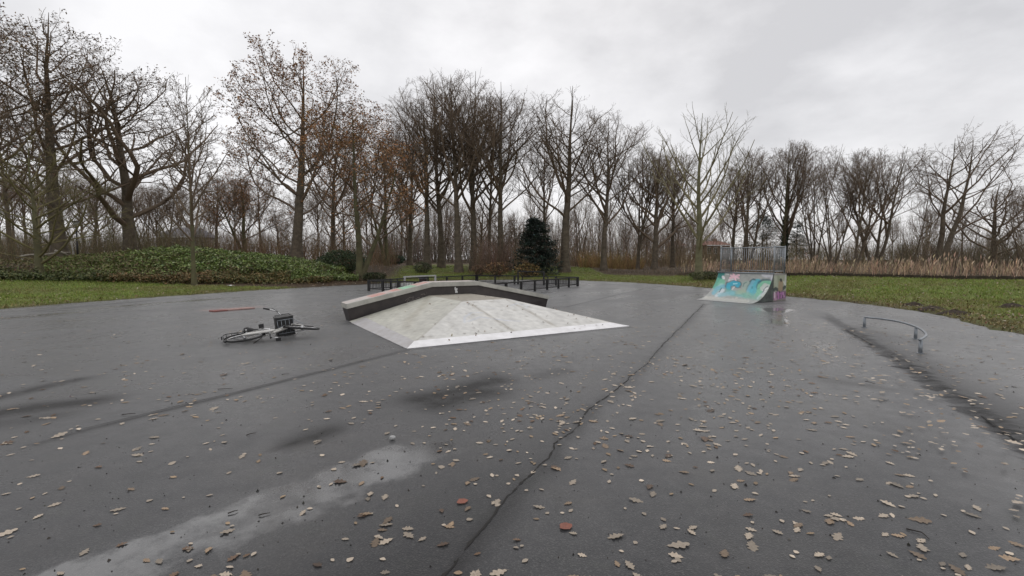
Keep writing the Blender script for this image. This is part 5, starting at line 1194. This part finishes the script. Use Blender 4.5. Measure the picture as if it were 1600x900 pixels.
# ------------------------------------------------------------------ fallen leaves, twigs, a stone
def leaf_mesh(kind, seed, mat, far=False):
    r = random.Random(seed); n = (9 if kind == 'oak' else 5) if far else 22 if kind == 'oak' else 9; prof = []; ph = r.uniform(0, 1.5); lb = r.uniform(3.1, 4.2)
    for i in range(n):
        t = i / (n - 1)
        if kind == 'oak':
            w = (.10 + .95 * math.sin(math.pi * min(1, t * .93 + .05)) * (.55 + .55 * t)) * .30
            lob = .5 + .5 * math.cos(2 * math.pi * (lb * t + ph)); w *= .62 + .62 * lob ** .7
            if i == 0: w = .015
            if i == n - 1: w = .05
            sh = .03 * lob
        elif kind == 'oval': w = .30 * math.sin(math.pi * t) ** .7 + .004; sh = 0
        else: w = .46 * math.sin(math.pi * t ** .72) ** .75 + .004; sh = 0
        prof.append((t - .5 + sh, w * r.uniform(.86, 1.12), w * r.uniform(.86, 1.12)))
    k1, k2, k3 = r.uniform(-.3, .6), r.uniform(-.2, .4), r.uniform(-.4, .4); vs, fs = [], []
    def zz(x, y): return .03 + k1 * y * y * 1.2 + k2 * x * x * .5 + k3 * x * y * .7 + .12 * abs(y)
    for (x, a, b) in prof:
        for y in ((a, 0, -b) if far else (a, a * .5, 0, -b * .5, -b)): vs.append((x, y, zz(x, y)))
    W5 = 3 if far else 5
    for i in range(n - 1):
        for j in range(W5 - 1): fs.append((i * W5 + j, i * W5 + W5 + j, i * W5 + W5 + 1 + j, i * W5 + 1 + j))
    b = len(vs); vs += [(-.5, .012, zz(-.5, 0)), (-.5, -.012, zz(-.5, 0)), (-.68, .05, .03)]; fs.append((b, b + 1, b + 2))
    mn = min(v[2] for v in vs); vs = [(x, y, z - mn) for x, y, z in vs]
    me = MB().add(vs, fs).mesh('leaf', True)
    if mat: me.materials.append(mat)
    return me, np.array(vs), fs
def leaf_mat(name, c1, c2):
    m, t, p = nodes(name); v = objvec(t); oi = N(t, 'ShaderNodeObjectInfo')
    f = noise(t, 7, 4, .6, v); c = mixc(t, ramp(t, f, [(.35, 0), (.7, 1)]), c1, c2)
    vr = math_(t, 'ADD', math_(t, 'MULTIPLY', oi.outputs['Random'], .85), .42)
    t.links.new(mixc(t, 1.0, c, N_val(t, vr), 'MULTIPLY'), p.inputs['Base Color']); p.inputs['Roughness'].default_value = .5
    return m
def N_val(t, s):
    n = t.nodes.new('ShaderNodeCombineColor'); [t.links.new(s, n.inputs[i]) for i in range(3)]; return n.outputs[0]
LM = {'pale': leaf_mat('leaf_pale', (.42, .355, .28), (.32, .255, .19)), 'tan': leaf_mat('leaf_tan', (.31, .22, .14), (.22, .145, .085)), 'brown': leaf_mat('leaf_brown', (.15, .085, .045), (.09, .05, .028)), 'red': leaf_mat('leaf_red', (.26, .075, .04), (.17, .05, .03))}
LK = [('oak', 'pale', 101), ('oak', 'pale', 102), ('oak', 'tan', 103), ('oak', 'tan', 104), ('oak', 'brown', 105), ('oval', 'pale', 106), ('oval', 'pale', 107), ('oval', 'tan', 108), ('round', 'pale', 109), ('oak', 'pale', 110)]
LP_ = [leaf_mesh(k, s, LM[c]) for k, c, s in LK]; LFAR = [leaf_mesh(k, s, None, True) for k, c, s in LK]
LW = np.array([3, 3, 2.2, 1.8, 1.6, 2.2, 2, 1, 1.6, 2.5]); LW = LW / LW.sum()
def obstacles(x, y):
    uu_ = (x - FA.x) * UD.x + (y - FA.y) * UD.y; vv2 = (x - FA.x) * VD.x + (y - FA.y) * VD.y
    bad = (uu_ > -.35) & (uu_ < 6.5) & (vv2 > -.15) & (vv2 < 5.1)
    a_ = (x - Q0.x) * QW.x + (y - Q0.y) * QW.y; b_ = (x - Q0.x) * QD.x + (y - Q0.y) * QD.y
    return bad | ((a_ > -.1) & (a_ < 2.4) & (b_ > -.1) & (b_ < 2.5))
n = 10000
Z_ = 1.6 + (rng.random(n) ** 1.25) * 20; X_ = rng.uniform(-1.15, 1.15, n) * (Z_ + .5)
dl = np.where(X_ < -1.0, .42, 1.0) * np.interp(Z_, [1.5, 3, 5, 8, 11, 16, 22], [.85, .85, .85, .75, .5, .25, .12]) * np.clip(1 + .5 * wob(X_, Z_, 1.3, 3) + .3 * wob(X_, Z_, 3.1, 6), .1, 2)
dl *= np.clip(Z_ / 5.5, .22, 1.0) * .95
k = (rng.random(n) < dl) & (sdist(X_, Z_) < -.1) & ~obstacles(X_, Z_); X_, Z_ = X_[k], Z_[k]
# some leaves come in little drifts
c_ = rng.choice(len(X_), len(X_) // 6); X_ = np.concatenate([X_, X_[c_] + rng.normal(0, .07, len(c_))]); Z_ = np.concatenate([Z_, Z_[c_] + rng.normal(0, .07, len(c_))])
k = ~obstacles(X_, Z_); X_, Z_ = X_[k], Z_[k]
n = len(X_); kind = rng.choice(len(LK), n, p=LW)
size = np.where(np.array([LK[i][0] == 'oak' for i in kind]), rng.lognormal(math.log(.060), .27, n), rng.lognormal(math.log(.036), .22, n)); size = np.clip(size, .03, .14)
rot = rng.uniform(0, 6.28, n); tl1 = rng.normal(0, .07, n); tl2 = rng.normal(0, .07, n)
vis = (np.abs(X_) < 1.03 * Z_ + .2) & (Z_ > 1.75)
big = np.argsort(-np.where(vis, size / np.hypot(Z_, 1.6), 0)); first = set(big[:296].tolist())
LLAB = {('oak', 'pale'): ('pale lobed oak leaf lying on the wet asphalt near the camera', 'pale oak leaves on the near asphalt'), ('oak', 'tan'): ('tan brown lobed oak leaf lying on the wet asphalt near the camera', 'tan oak leaves on the near asphalt'),
        ('oak', 'brown'): ('dark brown curled oak leaf lying on the wet asphalt near the camera', 'dark brown oak leaves on the near asphalt'), ('oval', 'pale'): ('small pale oval leaf lying on the wet asphalt near the camera', 'small pale oval leaves on the near asphalt'),
        ('oval', 'tan'): ('small tan oval leaf lying on the wet asphalt near the camera', 'small tan oval leaves on the near asphalt'), ('round', 'pale'): ('small pale rounded leaf lying on the wet asphalt near the camera', 'small pale rounded leaves on the near asphalt')}
SV, SF, SCc, off = [], [], [], 0
cbase = {'pale': (.40, .335, .265), 'tan': (.28, .2, .125), 'brown': (.12, .07, .038)}
for i in range(n):
    kd, cn, _ = LK[kind[i]]; me, vs, fs = LP_[kind[i]]
    E_ = Euler((tl1[i], tl2[i], rot[i])); z0 = .006 * float(wob(X_[i], Z_[i], 0.9, 4)) + .004
    if i in first:
        o = link('fallen_leaf', me); o.location = (X_[i], Z_[i], z0); o.rotation_euler = E_; o.scale = (size[i], size[i], size[i] * .65)
        lab, grp = LLAB[(kd, cn)]; tag(o, lab, 'leaf', grp)
    elif vis[i] or i % 3 == 0:
        _, vs, fs = LFAR[kind[i]]
        Rm = np.array(E_.to_matrix()); V = (vs * size[i] * np.array([1, 1, .65])) @ Rm.T + np.array([X_[i], Z_[i], z0]); SV.append(V); SF.append(np.array(fs[:-1]) + off); off += len(V)
        SCc.append(np.tile(np.array(cbase[cn]) * math.exp(rng.normal(0, .22)), (len(V), 1)))
tag(link('scattered_leaves', mesh_np('scattered_leaves', np.vstack(SV), np.vstack(SF), {'col': np.clip(np.vstack(SCc), .01, .8)}), M['leafattr']), kind='stuff')
# dark crumbs and grit
ng = 1500; gz = 1.7 + rng.random(ng) ** 1.5 * 12; gx2 = rng.uniform(-1.1, 1.1, ng) * gz; k = (sdist(gx2, gz) < -.1) & ~obstacles(gx2, gz); gx2, gz = gx2[k], gz[k]; ng = len(gx2)
gs_ = rng.lognormal(math.log(.0045), .45, ng); gv = np.array([(1, 0, 0), (-.5, .87, 0), (-.5, -.87, 0), (0, 0, 1.1)]); ga = rng.uniform(0, 6.28, ng)
gr = np.stack([np.stack([np.cos(ga), -np.sin(ga), 0 * ga], -1), np.stack([np.sin(ga), np.cos(ga), 0 * ga], -1), np.stack([0 * ga, 0 * ga, 1 + 0 * ga], -1)], 1)
GV = np.einsum('nij,kj->nki', gr, gv) * gs_[:, None, None] * rng.uniform(.6, 1.4, (ng, 4, 1)) + np.stack([gx2, gz, 0.006 * wob(gx2, gz, 0.9, 4) + .001], -1)[:, None]
gi = np.arange(ng)[:, None] * 4; GF = np.concatenate([np.c_[gi, gi + 1, gi + 3], np.c_[gi + 1, gi + 2, gi + 3], np.c_[gi + 2, gi, gi + 3]])
tag(link('grit', mesh_np('grit', GV.reshape(-1, 3), GF, {'col': np.repeat(col_var(ng, (1, 1, 1), .3) * pick(ng, [((.02, .017, .014), 5), ((.05, .04, .03), 2), ((.16, .15, .14), 1)]), 4, 0)}, False), M['leafattr']), kind='stuff')
# a few leaves on the concrete bank
x = rng.uniform(.1, W_ - .1, 130); y = rng.uniform(.05, 3.6, 130) ** 1.0; k = rng.random(130) < np.exp(-y / 1.1) + .12; x, y = x[k], y[k]; n = len(x)
P = np.array([FM @ Vector((a, b, float(bank_h(np.array(a), np.array(b))) + .03)) for a, b in zip(x, y)])
tag(cards(P[:, 0], P[:, 1], P[:, 2], rng.uniform(.02, .045, n), rng.uniform(.014, .025, n), .35, col_var(n, (1, 1, 1), .2) * pick(n, [((.22, .15, .09), 3), ((.09, .06, .04), 3), ((.4, .33, .25), 2)]), 'bank_leaves', M['leafattr']), kind='stuff')
for px, py, s, lab in ((883, 822, .078, 'broad dark red leaf lying nearest the camera right of the crack'), (722, 783, .072, 'reddish brown leaf lying left of the crack')):
    me, vs, fs = leaf_mesh('round', int(px), LM['red']); q = G(px, py, .006); o = link('fallen_leaf', me); o.location = q; o.scale = (s, s * 1.15, s * .7); o.rotation_euler = (0, 0, 2.2); tag(o, lab, 'leaf')
M['wet_twig'] = mk('wet_twig', (.03, .022, .016), (.02, .015, .012), 20, .6)
for (a, b, lab) in (((340, 608), (364, 607), 'straight dark twig lying beyond the long seam at the left'), ((190, 648), (212, 646), 'dark twig lying left on the asphalt below the dark damp streak'), ((385, 620 + 60), (400, 676), 'short dark twig between the seam and the water film'), ((440, 585), (452, 584), 'small twig beside the seam below the bicycle'),
                    ((404, 805), (422, 801), 'bent dark twig on the water film at the lower left'), ((356, 802), (372, 797), 'thin twig on the water film among the leaves'), ((1352, 596), (1368, 600), 'dark twig on the asphalt left of the right lane joint'), ((1416, 826), (1452, 842), 'long thin leaf stalk lying at the lower right')):
    pa, pb = G(*a, .008), G(*b, .008); mid = (pa + pb) / 2 + Vector((random.gauss(0, .012), random.gauss(0, .012), .004))
    ob = MB().tube([pa - pa, mid - pa, pb - pa], [.0045, .0035, .002], 6).build('twig', M['wet_twig'], None, True); ob.location = pa; tag(ob, lab, 'twig')
q = G(613, 687, 0); st_ = MB(); vs_ = []
for i in range(5):
    for j in range(8):
        a = j * math.pi / 4; f_ = math.sin(math.pi * (i + .35) / 5.2) ** .5; vs_.append((.028 * f_ * math.cos(a) * random.uniform(.85, 1.15), .022 * f_ * math.sin(a) * random.uniform(.85, 1.15), .034 * i / 4))
st_.add(vs_, [(i * 8 + j, i * 8 + (j + 1) % 8, i * 8 + 8 + (j + 1) % 8, i * 8 + 8 + j) for i in range(4) for j in range(8)] + [tuple(range(32, 40)), tuple(range(8))[::-1]])
o = st_.build('stone', mk('grey_stone', (.45, .45, .44), (.33, .33, .33), 30, .7)); o.location = q; tag(o, 'small pale grey stone on the asphalt left of the dark damp patch', 'stone')
